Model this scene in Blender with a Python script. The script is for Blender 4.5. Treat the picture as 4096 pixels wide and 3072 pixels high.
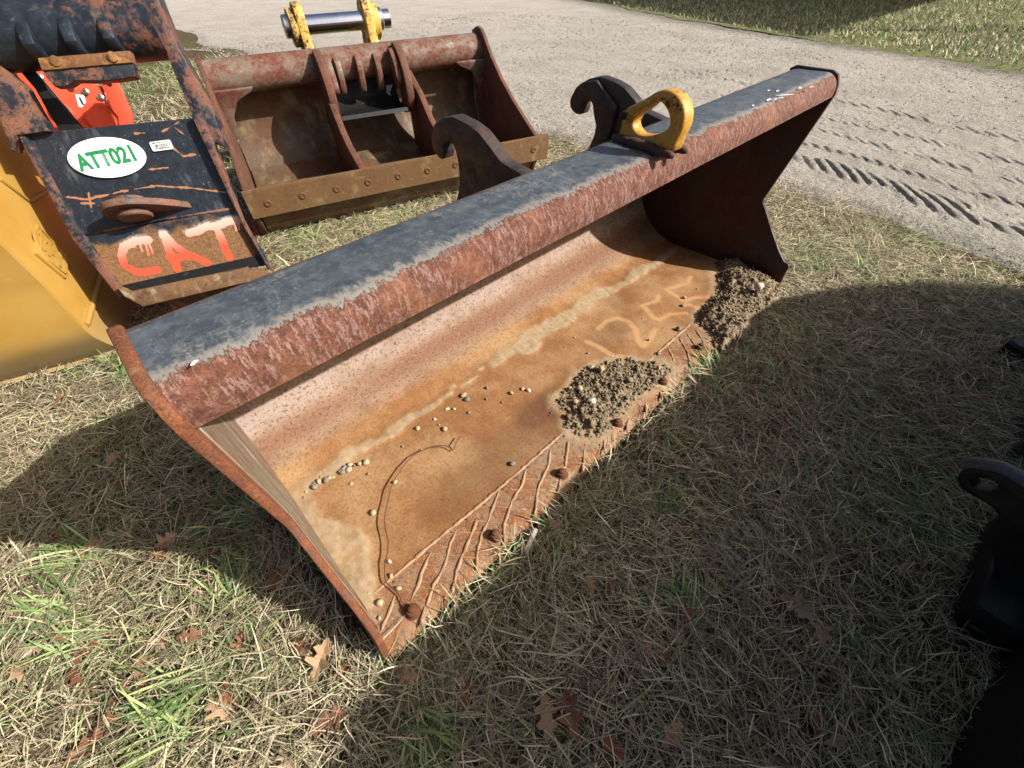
import bpy, bmesh, math, random
import numpy as np
from mathutils import Vector, Matrix

for _o in list(bpy.data.objects):
    bpy.data.objects.remove(_o)
scene = bpy.context.scene
COL = scene.collection
rng = np.random.default_rng(7)
random.seed(7)

# ------------------------------------------------------------------ camera
F = 1724.69                                   # focal length in pixels of the 4096 wide photograph
CAM = np.array([0.05713833, -0.39756047, 1.12340408])
RM = np.array([[0.7166252960217353, -0.696959512384556, -0.02637466963663929],
               [-0.5073005914872077, -0.4949177375459917, -0.7054803632554812],
               [0.4786379581463313, 0.5189449596624275, -0.7082385430506252]])   # rows: right, down, forward
cd = bpy.data.cameras.new('camera')
cam = bpy.data.objects.new('camera', cd)
COL.objects.link(cam)
cd.sensor_width = 36
cd.lens = F / 4096 * 36
cd.clip_start = 0.02
cd.clip_end = 500
cam.matrix_world = Matrix(((RM[0][0], -RM[1][0], -RM[2][0], CAM[0]),
                           (RM[0][1], -RM[1][1], -RM[2][1], CAM[1]),
                           (RM[0][2], -RM[1][2], -RM[2][2], CAM[2]), (0, 0, 0, 1)))
scene.camera = cam

# ------------------------------------------------------------------ world, sun, exposure
SUN = np.array([0.80, -1.20, 1.0])
SUN /= np.linalg.norm(SUN)
world = bpy.data.worlds.new('World')
scene.world = world
world.use_nodes = True
wn = world.node_tree
bg = wn.nodes['Background']
sky = wn.nodes.new('ShaderNodeTexSky')
sky.sky_type = 'NISHITA'
sky.sun_disc = False
sky.air_density = 0.8
sky.dust_density = 5.0
sky.ozone_density = 0.6
sky.sun_elevation = math.asin(SUN[2])
sky.sun_rotation = math.atan2(SUN[0], SUN[1])
wn.links.new(sky.outputs[0], bg.inputs[0])
bg.inputs[1].default_value = 0.07
sl = bpy.data.lights.new('sun', 'SUN')
sl.energy = 4.6
sl.angle = math.radians(0.53)
sl.color = (1.0, 0.95, 0.88)
so = bpy.data.objects.new('sun', sl)
COL.objects.link(so)
so.rotation_euler = Vector(SUN).to_track_quat('Z', 'Y').to_euler()
so.location = (4, -6, 8)
vs = scene.view_settings
vs.view_transform = 'Standard'
vs.look = 'None'
vs.gamma = 1
vs.use_curve_mapping = False
vs.exposure = 1.05

# ------------------------------------------------------------------ pixel -> place helpers
def ray(u, v):
    return RM.T @ np.array([(u - 2048) / F, (v - 1536) / F, 1.0])

def onp(q, p0, n):
    d = ray(*q)
    p0 = np.asarray(p0, float); n = np.asarray(n, float)
    return CAM + d * ((p0 - CAM) @ n) / (d @ n)

def G(u, v, z=0.0):
    return onp((u, v), (0, 0, z), (0, 0, 1))

def zr(org, sc, pts):
    """points read off an enlarged crop: crop origin, photo pixels per crop pixel"""
    return [(org[0] + sc * x, org[1] + sc * y) for x, y in pts]

# ------------------------------------------------------------------ numeric noise
def _h(ix, iy, seed):
    n = (ix.astype(np.int64) * 374761393 + iy.astype(np.int64) * 668265263 + seed * 1274126177) & 0x7fffffff
    n = ((n ^ (n >> 13)) * 1274126177) & 0x7fffffff
    return ((n ^ (n >> 16)) & 0xffff) / 65535.0

def vn(x, y, seed=0):
    x = np.asarray(x, float); y = np.asarray(y, float)
    ix = np.floor(x); iy = np.floor(y); fx = x - ix; fy = y - iy
    fx = fx * fx * (3 - 2 * fx); fy = fy * fy * (3 - 2 * fy)
    a = _h(ix, iy, seed); b = _h(ix + 1, iy, seed); c = _h(ix, iy + 1, seed); d = _h(ix + 1, iy + 1, seed)
    return (a * (1 - fx) + b * fx) * (1 - fy) + (c * (1 - fx) + d * fx) * fy

def fbm(x, y, seed=0, o=4):
    s = 0; a = 0.5; t = 0
    for k in range(o):
        s = s + a * vn(x * 2 ** k, y * 2 ** k, seed + k * 17); t += a; a *= 0.5
    return s / t

def sstep(a, b, x):
    t = np.clip((x - a) / (b - a), 0, 1)
    return t * t * (3 - 2 * t)

def dist_poly(X, Y, pts):
    """distance to an open polyline"""
    d = np.full(np.shape(X), 1e9)
    for (x0, y0), (x1, y1) in zip(pts[:-1], pts[1:]):
        dx, dy = x1 - x0, y1 - y0
        t = np.clip(((X - x0) * dx + (Y - y0) * dy) / (dx * dx + dy * dy + 1e-12), 0, 1)
        d = np.minimum(d, np.hypot(X - x0 - t * dx, Y - y0 - t * dy))
    return d

def inside(X, Y, poly):
    r = np.zeros(np.shape(X), bool)
    n = len(poly)
    for i in range(n):
        x0, y0 = poly[i]; x1, y1 = poly[(i + 1) % n]
        c = ((y0 > Y) != (y1 > Y)) & (X < (x1 - x0) * (Y - y0) / ((y1 - y0) + 1e-12) + x0)
        r ^= c
    return r

def sdist(X, Y, poly):
    d = dist_poly(X, Y, list(poly) + [poly[0]])
    return np.where(inside(X, Y, poly), d, -d)

# ------------------------------------------------------------------ object helpers
def thing(name, label, cat, loc=(0, 0, 0), group=None):
    o = bpy.data.objects.new(name, None)
    COL.objects.link(o)
    o.empty_display_size = 0.1
    o.location = loc
    o['label'] = label
    o['category'] = cat
    if group:
        o['group'] = group
    return o

def tag(o, label, cat, group=None):
    o['label'] = label; o['category'] = cat
    if group:
        o['group'] = group
    return o

def absloc(p):
    v = Vector((0, 0, 0))
    while p:
        v += p.location; p = p.parent
    return v

def obj(name, me, mat=None, parent=None, smooth=None, label=None):
    """a mesh given in world coordinates, made a part of parent"""
    o = bpy.data.objects.new(name, me)
    COL.objects.link(o)
    if mat is not None and not me.materials:
        me.materials.append(mat)
    if parent is not None:
        o.parent = parent
        o.location = -absloc(parent)
    if smooth:
        me.polygons.foreach_set('use_smooth', [True] * len(me.polygons))
        if smooth < 180:
            try:
                me.set_sharp_from_angle(angle=math.radians(smooth))
            except Exception:
                pass
    if label:
        o['label'] = label
    return o

def mk(verts, faces, name='mesh'):
    me = bpy.data.meshes.new(name)
    me.from_pydata([tuple(map(float, v)) for v in verts], [], faces)
    me.update()
    return me

def fast_mesh(V, loops, sizes, name='mesh'):
    me = bpy.data.meshes.new(name)
    V = np.ascontiguousarray(V, np.float32)
    loops = np.ascontiguousarray(loops, np.int32); sizes = np.ascontiguousarray(sizes, np.int32)
    me.vertices.add(len(V)); me.vertices.foreach_set('co', V.ravel())
    me.loops.add(len(loops)); me.loops.foreach_set('vertex_index', loops)
    me.polygons.add(len(sizes))
    st = np.concatenate([[0], np.cumsum(sizes)[:-1]]).astype(np.int32)
    me.polygons.foreach_set('loop_start', st)
    me.update(calc_edges=True)
    me.validate()
    return me

def fattr(me, name, val):
    a = me.attributes.new(name, 'FLOAT', 'POINT')
    a.data.foreach_set('value', np.ascontiguousarray(val, np.float32).ravel())

def cattr(me, name, val):
    a = me.attributes.new(name, 'FLOAT_COLOR', 'POINT')
    v = np.ones((len(me.vertices), 4), np.float32); v[:, :3] = val
    a.data.foreach_set('color', v.ravel())

def plate(loops, org, ex, ey, th, bevel=0.002, center=True, res=2):
    """extruded 2D outline (first loop outer, others holes) in the plane org, ex, ey; th across"""
    cu = bpy.data.curves.new('tmp', 'CURVE')
    cu.dimensions = '2D'
    cu.fill_mode = 'BOTH'
    cu.extrude = max(th / 2 - bevel, 1e-4)
    cu.bevel_depth = bevel
    cu.offset = -bevel
    cu.bevel_resolution = res - 1
    for lp in loops:
        s = cu.splines.new('POLY')
        s.points.add(len(lp) - 1)
        for p, q in zip(s.points, lp):
            p.co = (q[0], q[1], 0, 1)
        s.use_cyclic_u = True
    o = bpy.data.objects.new('tmp', cu)
    COL.objects.link(o)
    dg = bpy.context.evaluated_depsgraph_get()
    me = bpy.data.meshes.new_from_object(o.evaluated_get(dg))
    bpy.data.objects.remove(o); bpy.data.curves.remove(cu)
    ex = np.asarray(ex, float); ey = np.asarray(ey, float); n = np.cross(ex, ey)
    if not center:
        off = n * th / 2
    else:
        off = 0 * n
    org = np.asarray(org, float) + off
    m = Matrix(((ex[0], ey[0], n[0], org[0]), (ex[1], ey[1], n[1], org[1]), (ex[2], ey[2], n[2], org[2]), (0, 0, 0, 1)))
    bm = bmesh.new(); bm.from_mesh(me)
    bmesh.ops.remove_doubles(bm, verts=bm.verts, dist=1e-5)
    bmesh.ops.transform(bm, matrix=m, verts=bm.verts)
    bmesh.ops.recalc_face_normals(bm, faces=bm.faces)
    bm.to_mesh(me); bm.free()
    me.materials.clear()
    return me

def smooth_loop(pts, it=2, closed=True):
    """Chaikin corner cutting"""
    p = np.array(pts, float)
    for _ in range(it):
        if closed:
            q = np.roll(p, -1, 0)
            p = np.stack([p * .75 + q * .25, p * .25 + q * .75], 1).reshape(-1, 2)
        else:
            a, b = p[:-1], p[1:]
            m = np.stack([a * .75 + b * .25, a * .25 + b * .75], 1).reshape(-1, p.shape[1])
            p = np.concatenate([p[:1], m[1:-1], p[-1:]])
    return [tuple(x) for x in p]

def round_loop(pts, r, seg=5):
    """rounded polygon corners; r a number or a list"""
    out = []
    n = len(pts)
    for i in range(n):
        p = np.array(pts[i], float); a = np.array(pts[i - 1], float); b = np.array(pts[(i + 1) % n], float)
        ri = r[i] if isinstance(r, (list, tuple)) else r
        if ri <= 0:
            out.append(tuple(p)); continue
        da, db = a - p, b - p
        la, lb = np.linalg.norm(da), np.linalg.norm(db)
        t = min(ri, la * .45, lb * .45)
        p0, p1 = p + da / la * t, p + db / lb * t
        for k in range(seg + 1):
            s = k / seg
            out.append(tuple((1 - s) ** 2 * p0 + 2 * s * (1 - s) * p + s * s * p1))
    return out

def circle(cx, cy, r, n=20, ry=None):
    ry = ry or r
    return [(cx + r * math.cos(2 * math.pi * k / n), cy + ry * math.sin(2 * math.pi * k / n)) for k in range(n)]

def tube(path, r, seg=8, caps=True, jit=0.0):
    P = np.array(path, float); n = len(P)
    rr = np.full(n, r) if np.isscalar(r) else np.array(r, float)
    T = np.gradient(P, axis=0); T /= np.linalg.norm(T, axis=1)[:, None] + 1e-12
    up = np.array([0, 0, 1.0]) if abs(T[0][2]) < .9 else np.array([1.0, 0, 0])
    vs_, fs = [], []
    N = np.cross(T[0], up); N /= np.linalg.norm(N)
    for i in range(n):
        N = N - T[i] * (N @ T[i]); N /= np.linalg.norm(N)
        B = np.cross(T[i], N)
        for k in range(seg):
            a = 2 * math.pi * k / seg
            vs_.append(P[i] + (N * math.cos(a) + B * math.sin(a)) * rr[i] * (1 + jit * (random.random() - .5)))
    for i in range(n - 1):
        for k in range(seg):
            a = i * seg + k; b = i * seg + (k + 1) % seg
            fs.append((a, b, b + seg, a + seg))
    if caps:
        fs.append(tuple(range(seg))[::-1]); fs.append(tuple(range((n - 1) * seg, n * seg)))
    return mk(vs_, fs)

def lathe(org, axis, prof, seg=24):
    """prof: (distance along axis, radius)"""
    ax = np.asarray(axis, float); ax /= np.linalg.norm(ax)
    t = np.array([1.0, 0, 0]) if abs(ax[0]) < .8 else np.array([0, 1.0, 0])
    e1 = np.cross(ax, t); e1 /= np.linalg.norm(e1); e2 = np.cross(ax, e1)
    vs_, fs = [], []
    for h, r in prof:
        for k in range(seg):
            a = 2 * math.pi * k / seg
            vs_.append(np.asarray(org) + ax * h + (e1 * math.cos(a) + e2 * math.sin(a)) * r)
    n = len(prof)
    for i in range(n - 1):
        for k in range(seg):
            a = i * seg + k; b = i * seg + (k + 1) % seg
            fs.append((a, b, b + seg, a + seg))
    fs.append(tuple(range(seg))[::-1]); fs.append(tuple(range((n - 1) * seg, n * seg)))
    me = mk(vs_, fs)
    bm = bmesh.new(); bm.from_mesh(me); bmesh.ops.recalc_face_normals(bm, faces=bm.faces); bm.to_mesh(me); bm.free()
    return me

def obox(org, ex, ey, ez, sx, sy, sz, bevel=0.004):
    """box from a corner along three unit axes"""
    org = np.asarray(org, float)
    vs_ = [org + ex * (i * sx) + ey * (j * sy) + ez * (k * sz) for k in (0, 1) for j in (0, 1) for i in (0, 1)]
    me = mk(vs_, [(0, 2, 3, 1), (4, 5, 7, 6), (0, 1, 5, 4), (2, 6, 7, 3), (0, 4, 6, 2), (1, 3, 7, 5)])
    bm = bmesh.new(); bm.from_mesh(me)
    bmesh.ops.recalc_face_normals(bm, faces=bm.faces)
    if bevel > 0:
        bmesh.ops.bevel(bm, geom=list(bm.edges), offset=bevel, segments=2, affect='EDGES', profile=.5)
    bm.to_mesh(me); bm.free()
    return me

def extrude_profile(prof, P0, ex, ey, ax, u0, u1, nu=2, closed=True):
    """sweep a 2D profile (in ex, ey) along ax from u0 to u1"""
    prof = np.array(prof, float); n = len(prof)
    us = np.linspace(u0, u1, nu)
    vs_ = [P0 + ax * u + ex * a + ey * b for u in us for a, b in prof]
    fs = []
    for i in range(nu - 1):
        for k in range(n if closed else n - 1):
            a = i * n + k; b = i * n + (k + 1) % n
            fs.append((a, b, b + n, a + n))
    if closed:
        fs.append(tuple(range(n))[::-1]); fs.append(tuple(range((nu - 1) * n, nu * n)))
    me = mk(vs_, fs)
    bm = bmesh.new(); bm.from_mesh(me); bmesh.ops.recalc_face_normals(bm, faces=bm.faces); bm.to_mesh(me); bm.free()
    return me

def grid_faces(nx, ny, keep=None):
    i, j = np.meshgrid(np.arange(nx - 1), np.arange(ny - 1), indexing='ij')
    a = (i * ny + j).ravel(); q = np.stack([a, a + ny, a + ny + 1, a + 1], 1)
    if keep is not None:
        q = q[keep.ravel()]
    return q

def grid_mesh(V, nx, ny, keep=None):
    q = grid_faces(nx, ny, keep)
    used = np.unique(q); remap = np.zeros(nx * ny, np.int64); remap[used] = np.arange(len(used))
    return fast_mesh(V.reshape(-1, 3)[used], remap[q].ravel(), np.full(len(q), 4)), used

def text_mesh(s, size, bold=0.0, sx=1.0, ext=0.0):
    cu = bpy.data.curves.new('t', 'FONT')
    cu.body = s; cu.size = size; cu.offset = bold; cu.extrude = ext
    cu.align_x = 'CENTER'; cu.align_y = 'CENTER'
    o = bpy.data.objects.new('t', cu); COL.objects.link(o)
    dg = bpy.context.evaluated_depsgraph_get()
    me = bpy.data.meshes.new_from_object(o.evaluated_get(dg))
    bpy.data.objects.remove(o); bpy.data.curves.remove(cu)
    for v in me.vertices:
        v.co.x *= sx
    return me

def place2d(me, org, ex, ey, off):
    ex = np.asarray(ex, float); ey = np.asarray(ey, float); n = np.cross(ex, ey); org = np.asarray(org, float) + n * off
    me.transform(Matrix(((ex[0], ey[0], n[0], org[0]), (ex[1], ey[1], n[1], org[1]), (ex[2], ey[2], n[2], org[2]), (0, 0, 0, 1))))
    return me

def joined(meshes):
    bm = bmesh.new()
    for m in meshes:
        bm.from_mesh(m)
    me = bpy.data.meshes.new('mesh'); bm.to_mesh(me); bm.free()
    return me

# ------------------------------------------------------------------ materials
class MT:
    def __init__(s, name):
        s.m = bpy.data.materials.new(name); s.m.use_nodes = True
        s.t = s.m.node_tree; s.b = s.t.nodes['Principled BSDF']
        s.tc = s.t.nodes.new('ShaderNodeTexCoord')
    def set(s, sock, v):
        if isinstance(v, bpy.types.NodeSocket):
            s.t.links.new(v, sock)
        elif isinstance(v, (tuple, list)) and sock.type == 'RGBA' and len(v) == 3:
            sock.default_value = (*v, 1)
        else:
            sock.default_value = v
    def noise(s, scale, detail=6, rough=.6, vec=None, stretch=None, dist=0.0):
        n = s.t.nodes.new('ShaderNodeTexNoise')
        n.inputs['Scale'].default_value = scale; n.inputs['Detail'].default_value = detail
        n.inputs['Roughness'].default_value = rough; n.inputs['Distortion'].default_value = dist
        v = vec or s.tc.outputs['Object']
        if stretch:
            v = s.vmul(v, stretch)
        s.t.links.new(v, n.inputs['Vector'])
        return n.outputs[0]
    def vmul(s, v, k):
        n = s.t.nodes.new('ShaderNodeVectorMath'); n.operation = 'MULTIPLY'
        s.t.links.new(v, n.inputs[0]); n.inputs[1].default_value = k
        return n.outputs[0]
    def voro(s, scale, feature='F1', out='Distance', rnd=1.0):
        n = s.t.nodes.new('ShaderNodeTexVoronoi'); n.feature = feature
        n.inputs['Scale'].default_value = scale; n.inputs['Randomness'].default_value = rnd
        s.t.links.new(s.tc.outputs['Object'], n.inputs['Vector'])
        return n.outputs[out]
    def attr(s, name, out='Fac'):
        n = s.t.nodes.new('ShaderNodeAttribute'); n.attribute_name = name
        return n.outputs[out]
    def math(s, op, a, b=0.0, clamp=False):
        n = s.t.nodes.new('ShaderNodeMath'); n.operation = op; n.use_clamp = clamp
        s.set(n.inputs[0], a); s.set(n.inputs[1], b)
        return n.outputs[0]
    def ramp(s, v, lo, hi, a=0.0, b=1.0):
        n = s.t.nodes.new('ShaderNodeMapRange'); n.interpolation_type = 'SMOOTHSTEP'
        s.set(n.inputs[0], v); n.inputs[1].default_value = lo; n.inputs[2].default_value = hi
        n.inputs[3].default_value = a; n.inputs[4].default_value = b
        return n.outputs[0]
    def mix(s, f, a, b):
        n = s.t.nodes.new('ShaderNodeMix'); n.data_type = 'RGBA'
        s.set(n.inputs['Factor'], f); s.set(n.inputs[6], a); s.set(n.inputs[7], b)
        return n.outputs[2]
    def xyz(s):
        n = s.t.nodes.new('ShaderNodeSeparateXYZ'); s.t.links.new(s.tc.outputs['Object'], n.inputs[0])
        return n.outputs
    def bump(s, h, strength=.3, dist=.002):
        n = s.t.nodes.new('ShaderNodeBump'); n.inputs['Strength'].default_value = strength; n.inputs['Distance'].default_value = dist
        s.t.links.new(h, n.inputs['Height'])
        if s.b.inputs['Normal'].is_linked:
            s.t.links.new(s.b.inputs['Normal'].links[0].from_socket, n.inputs['Normal'])
        s.t.links.new(n.outputs[0], s.b.inputs['Normal'])
    def done(s, color, rough=.7, metal=0.0, spec=.4):
        s.set(s.b.inputs['Base Color'], color); s.set(s.b.inputs['Roughness'], rough)
        s.set(s.b.inputs['Metallic'], metal); s.b.inputs['Specular IOR Level'].default_value = spec
        return s.m

def lin(h, k=1.0):
    h = h.lstrip('#')
    r = [int(h[i:i + 2], 16) / 255 for i in (0, 2, 4)]
    return tuple(k * (c / 12.92 if c <= .04045 else ((c + .055) / 1.055) ** 2.4) for c in r)

def rusty(name, paint, paint2, rust, rust2, amt=.5, scale=6, soft=.06, dust=None, dustamt=.5, rough=(.45, .85), stretch=None, attr=None, bump=.35):
    m = MT(name)
    n1 = m.noise(scale, 8, .68, stretch=stretch); n2 = m.noise(scale * 5.5, 6, .7); n3 = m.noise(scale * 22, 4, .7)
    v = m.math('ADD', m.math('MULTIPLY', n1, .62), m.math('MULTIPLY', n2, .38))
    if attr:
        v = m.math('ADD', v, m.math('MULTIPLY', m.math('SUBTRACT', m.attr(attr), .5), .9))
    thr = .5 + (.5 - amt) * .5
    mask = m.ramp(v, thr - soft, thr + soft)
    rc = m.mix(m.ramp(n3, .35, .65), rust, rust2)
    rc = m.mix(m.ramp(n2, .4, .7, 0, .6), rc, tuple(c * .55 for c in rust))
    pc = m.mix(m.ramp(n2, .35, .7), paint, paint2)
    scr = m.noise(90, 3, .5, stretch=(.12, 1, 1))
    pc = m.mix(m.ramp(scr, .62, .72, 0, .5), pc, tuple(min(1, c * 1.9 + .03) for c in paint2))
    col = m.mix(mask, pc, rc)
    if dust:
        nd = m.noise(scale * 1.7, 7, .65, stretch=(1, 1, .6))
        col = m.mix(m.ramp(nd, .62 - .25 * dustamt, .8 - .2 * dustamt, 0, .85), col, dust)
    r = m.ramp(mask, 0, 1, rough[0], rough[1])
    m.bump(n3, bump, .0015); m.bump(mask, .25, .001)
    return m.done(col, r, 0, .35)

RUST = lin('#8a4a30'); RUST2 = lin('#a8623e'); RUSTD = lin('#5a2f22'); TAN = lin('#a08a62'); BROWN = lin('#6e4a2c')
DARKP = lin('#23272c'); DARKP2 = lin('#343a40')
M_DARK = rusty('dark_paint_rust', lin('#241f1d'), lin('#2e2927'), lin('#3b2b25'), lin('#4a382f'), .42, 6, .1)
M_SIDE = rusty('side_plate_rust', lin('#3b2f29'), lin('#54453a'), lin('#57301f'), lin('#87512f'), .66, 13, .10, dust=lin('#7d5f45'), dustamt=.2, bump=.9)
M_LINER = rusty('worn_grey_liner', lin('#6c6a60'), lin('#7d7a6c'), lin('#6b4b33'), lin('#80603f'), .50, 6, .12, dust=lin('#b3a98f'), dustamt=.22, stretch=(1, 1.6, .35))
M_SIDEE = rusty('side_edge_rust', lin('#4a3a32'), lin('#5a463a'), lin('#6b3d2a'), lin('#8a5638'), .75, 14, .12, bump=.8)
M_SIDER = rusty('shaded_plate', lin('#1d1a18'), lin('#2a2522'), lin('#3f2416'), lin('#54301c'), .55, 3.5, .16, dust=lin('#4e463d'), dustamt=.1)  # darker side rust: the right plate's shade is put into the colour
M_CATRAIL = rusty('worn_black_rail', lin('#1a1e24'), lin('#262a30'), lin('#5e3d2f'), lin('#7a5342'), .50, 11, .05, rough=(.4, .85))
M_CATTUBE = rusty('worn_black_tube', lin('#161b22'), lin('#262d35'), lin('#5c3a2c'), lin('#7a4d3a'), .36, 4.6, .05, dust=lin('#6c6450'), dustamt=.12, rough=(.4, .85))
M_CATEAR = rusty('ear_rust', lin('#2c2622'), lin('#3c322c'), lin('#5f3f31'), lin('#7c5a4a'), .6, 12, .1)
M_CATLOW = rusty('rusted_lower', lin('#3c2d20'), lin('#4e3d2a'), lin('#60432b'), lin('#755638'), .6, 10, .12, dust=lin('#96876a'), dustamt=.42)
M_BAR = rusty('orange_brown_bar', lin('#8f6a30'), lin('#775a30'), lin('#5f3f28'), lin('#724c30'), .62, 11, .06)
M_MIDTUBE = rusty('rust_tube', lin('#5f574b'), lin('#7a7163'), lin('#50291d'), lin('#704334'), .56, 9, .10, stretch=(.8, 1, 1))
M_MIDSHELL = rusty('muddy_shell', lin('#453c30'), lin('#574c3b'), lin('#55341f'), lin('#6b452e'), .46, 5, .12, dust=lin('#7f7354'), dustamt=.5)
M_MIDEAR = rusty('rust_ear', lin('#352822'), lin('#46362d'), lin('#54301f'), lin('#6f4836'), .6, 9, .12)
M_BLADE = rusty('worn_blade', lin('#5f4930'), lin('#6f573b'), lin('#50351f'), lin('#66482c'), .5, 9, .2, dust=lin('#7d6a4a'), dustamt=.3, stretch=(1, 1, .5))
M_BLACK = rusty('matte_black', lin('#0b0b0c'), lin('#101112'), lin('#181413'), lin('#201a17'), .2, 6, .1, rough=(.55, .85))
M_BLACKEDGE = rusty('grey_black_edge', lin('#3a3c40'), lin('#4a4c50'), lin('#4a362c'), lin('#5c4234'), .3, 20, .08)
M_YHOOK = rusty('yellow_hook_paint', lin('#b08436'), lin('#9c742c'), lin('#33241a'), lin('#573a28'), .33, 22, .03, rough=(.5, .85))
M_WELD = rusty('rusty_weld', lin('#3f2b23'), lin('#33231d'), lin('#4e342a'), lin('#5e4136'), .5, 40, .1, bump=.9)
M_COUP = rusty('chipped_yellow', lin('#bd9c50'), lin('#b08d42'), lin('#4a3022'), lin('#66452f'), .46, 13, .04)
M_NUT = rusty('rusty_nut', lin('#55331f'), lin('#6a4128'), lin('#462618'), lin('#75492e'), .5, 60, .1)

def m_yellow():
    m = MT('yellow_bucket_paint')
    n = m.noise(2.5, 5, .6); s = m.noise(60, 4, .6, stretch=(.15, .6, 1))
    col = m.mix(m.ramp(n, .35, .7), lin('#93702e'), lin('#9c7b3c'))
    z = m.xyz()[2]
    d = m.math('ADD', m.ramp(z, .02, .32, .55, 0), m.math('MULTIPLY', m.noise(9, 6, .7), .4))
    col = m.mix(m.ramp(d, .3, .85, 0, .8), col, lin('#8f8062'))
    col = m.mix(m.ramp(s, .66, .76, 0, .35), col, lin('#c2ac74'))
    m.bump(m.noise(120, 3, .6), .12, .001)
    return m.done(col, m.ramp(n, .3, .7, .38, .55), 0, .45)
M_YEL = m_yellow()

def m_plain(name, col, rough=.5, metal=0.0, var=.12, sc=8, spec=.5, bump=.1):
    m = MT(name)
    n = m.noise(sc, 6, .65)
    c = m.mix(m.ramp(n, .3, .7), tuple(x * (1 - var) for x in col), tuple(min(1, x * (1 + var)) for x in col))
    m.bump(m.noise(sc * 12, 3, .6), bump, .001)
    return m.done(c, m.ramp(n, .3, .7, rough * .9, min(1, rough * 1.1)), metal, spec)
M_RED = m_plain('red_paint', lin('#cf4a34'), .35, 0, .06, 4)
M_CHROME = m_plain('chrome', (.75, .78, .82), .12, 1.0, .05, 20, .5, .03)
M_STEEL = m_plain('bright_bolt', (.5, .5, .5), .35, 1.0, .1, 40)
M_WHITE = m_plain('white_plastic', lin('#e9ecef'), .4, 0, .03, 10)
M_GREEN = m_plain('green_print', lin('#15743f'), .45, 0, .05, 20)
M_GREENL = m_plain('teal_print', lin('#2f6d6d'), .45, 0, .05, 20)
M_INK = m_plain('black_print', lin('#2a2a2c'), .5, 0, .05, 20)
M_LABEL = m_plain('label_paper', lin('#c9ccc8'), .5, 0, .06, 30)
M_STONE = m_plain('pale_stone', lin('#9b8b6e'), .85, 0, .3, 60, .3, .5)
M_STONEW = m_plain('white_stone', lin('#b3ad9e'), .8, 0, .2, 50, .3, .5)
M_STONEG = m_plain('grey_stone', lin('#726c64'), .85, 0, .25, 60, .3, .5)
M_WIRE = m_plain('dark_rusty_wire', lin('#5a3522'), .8, 0, .2, 60)
M_CHIP = m_plain('weathered_chip', lin('#a59a8c'), .9, 0, .3, 60)
M_LEAF = [m_plain('dry_leaf_%s' % n, lin(h), .75, 0, .25, 40, .3, .4) for n, h in
          (('tan', '#977a5c'), ('brown', '#6f4d37'), ('grey', '#8f7c66'), ('rust', '#6d4730'))]

def m_cover():
    m = MT('grey_paint_worn_to_rust')
    a = m.attr('rust')
    X = m.xyz()
    lowx = m.noise(2.6, 4, .6, stretch=(1, .2, .2)); n1 = m.noise(18, 9, .75); n2 = m.noise(80, 6, .75)
    grain = m.noise(170, 4, .65, stretch=(1, .3, .3)); fine = m.noise(300, 3, .65); n4 = m.noise(45, 8, .8)
    def c0(x, k):
        return m.math('MULTIPLY', m.math('SUBTRACT', x, .5), k)
    v = m.math('ADD', a, m.math('ADD', c0(lowx, .55), m.math('ADD', m.math('ADD', c0(n1, .8), c0(n4, .5)), c0(grain, .5))))
    mask = m.ramp(v, .48, .55)
    bare = m.ramp(v, .22, .46)
    paint = m.mix(m.ramp(n1, .36, .66), lin('#2f353b'), lin('#454b50'))
    paint = m.mix(m.ramp(n4, .46, .62, 0, .55), paint, lin('#5a6063'))
    paint = m.mix(m.ramp(n2, .56, .68, 0, .45), paint, lin('#70726f'))
    for st, sc_, d in (((.22, 1.4, 1), 42, 1.4), ((1.3, .25, 1), 36, 1.0), ((.8, .5, 1), 60, 2.0)):
        scr = m.noise(sc_, 3, .55, stretch=st, dist=d)
        band = m.math('SUBTRACT', 1, m.math('MULTIPLY', m.math('ABSOLUTE', m.math('SUBTRACT', scr, .55)), 90), True)
        paint = m.mix(m.math('MULTIPLY', m.math('MULTIPLY', band, m.ramp(m.noise(5, 3, .5), .45, .6)), .55), paint, lin('#8b8880'))
    spot = m.noise(10, 9, .8)
    paint = m.mix(m.ramp(spot, .58, .64, 0, .5), paint, lin('#6f675c'))
    paint = m.mix(m.ramp(spot, .66, .69, 0, .75), paint, lin('#744d38'))
    edge = m.math('ADD', m.ramp(X[1], .235, .272, 0, .5), m.math('MULTIPLY', n4, .6))
    paint = m.mix(m.ramp(edge, .55, .75, 0, .75), paint, lin('#6b5546'))
    paint = m.mix(m.math('MULTIPLY', bare, .8), paint, lin('#756f67'))
    rust = m.mix(m.ramp(n2, .38, .62), lin('#4a2a1c'), lin('#674131'))
    rust = m.mix(m.ramp(grain, .50, .60, 0, .7), rust, lin('#7f665e'))
    rust = m.mix(m.ramp(fine, .48, .64, 0, .7), rust, lin('#37201a'))
    rust = m.mix(m.ramp(m.noise(7, 5, .6), .5, .68, 0, .5), rust, lin('#7b5136'))
    col = m.mix(mask, paint, rust)
    m.bump(m.math('MULTIPLY', m.math('ADD', grain, fine), mask), .7, .002); m.bump(n2, .15, .001)
    return m.done(col, m.ramp(mask, 0, 1, .48, .88), 0, .35)
M_COVER = m_cover()

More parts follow.
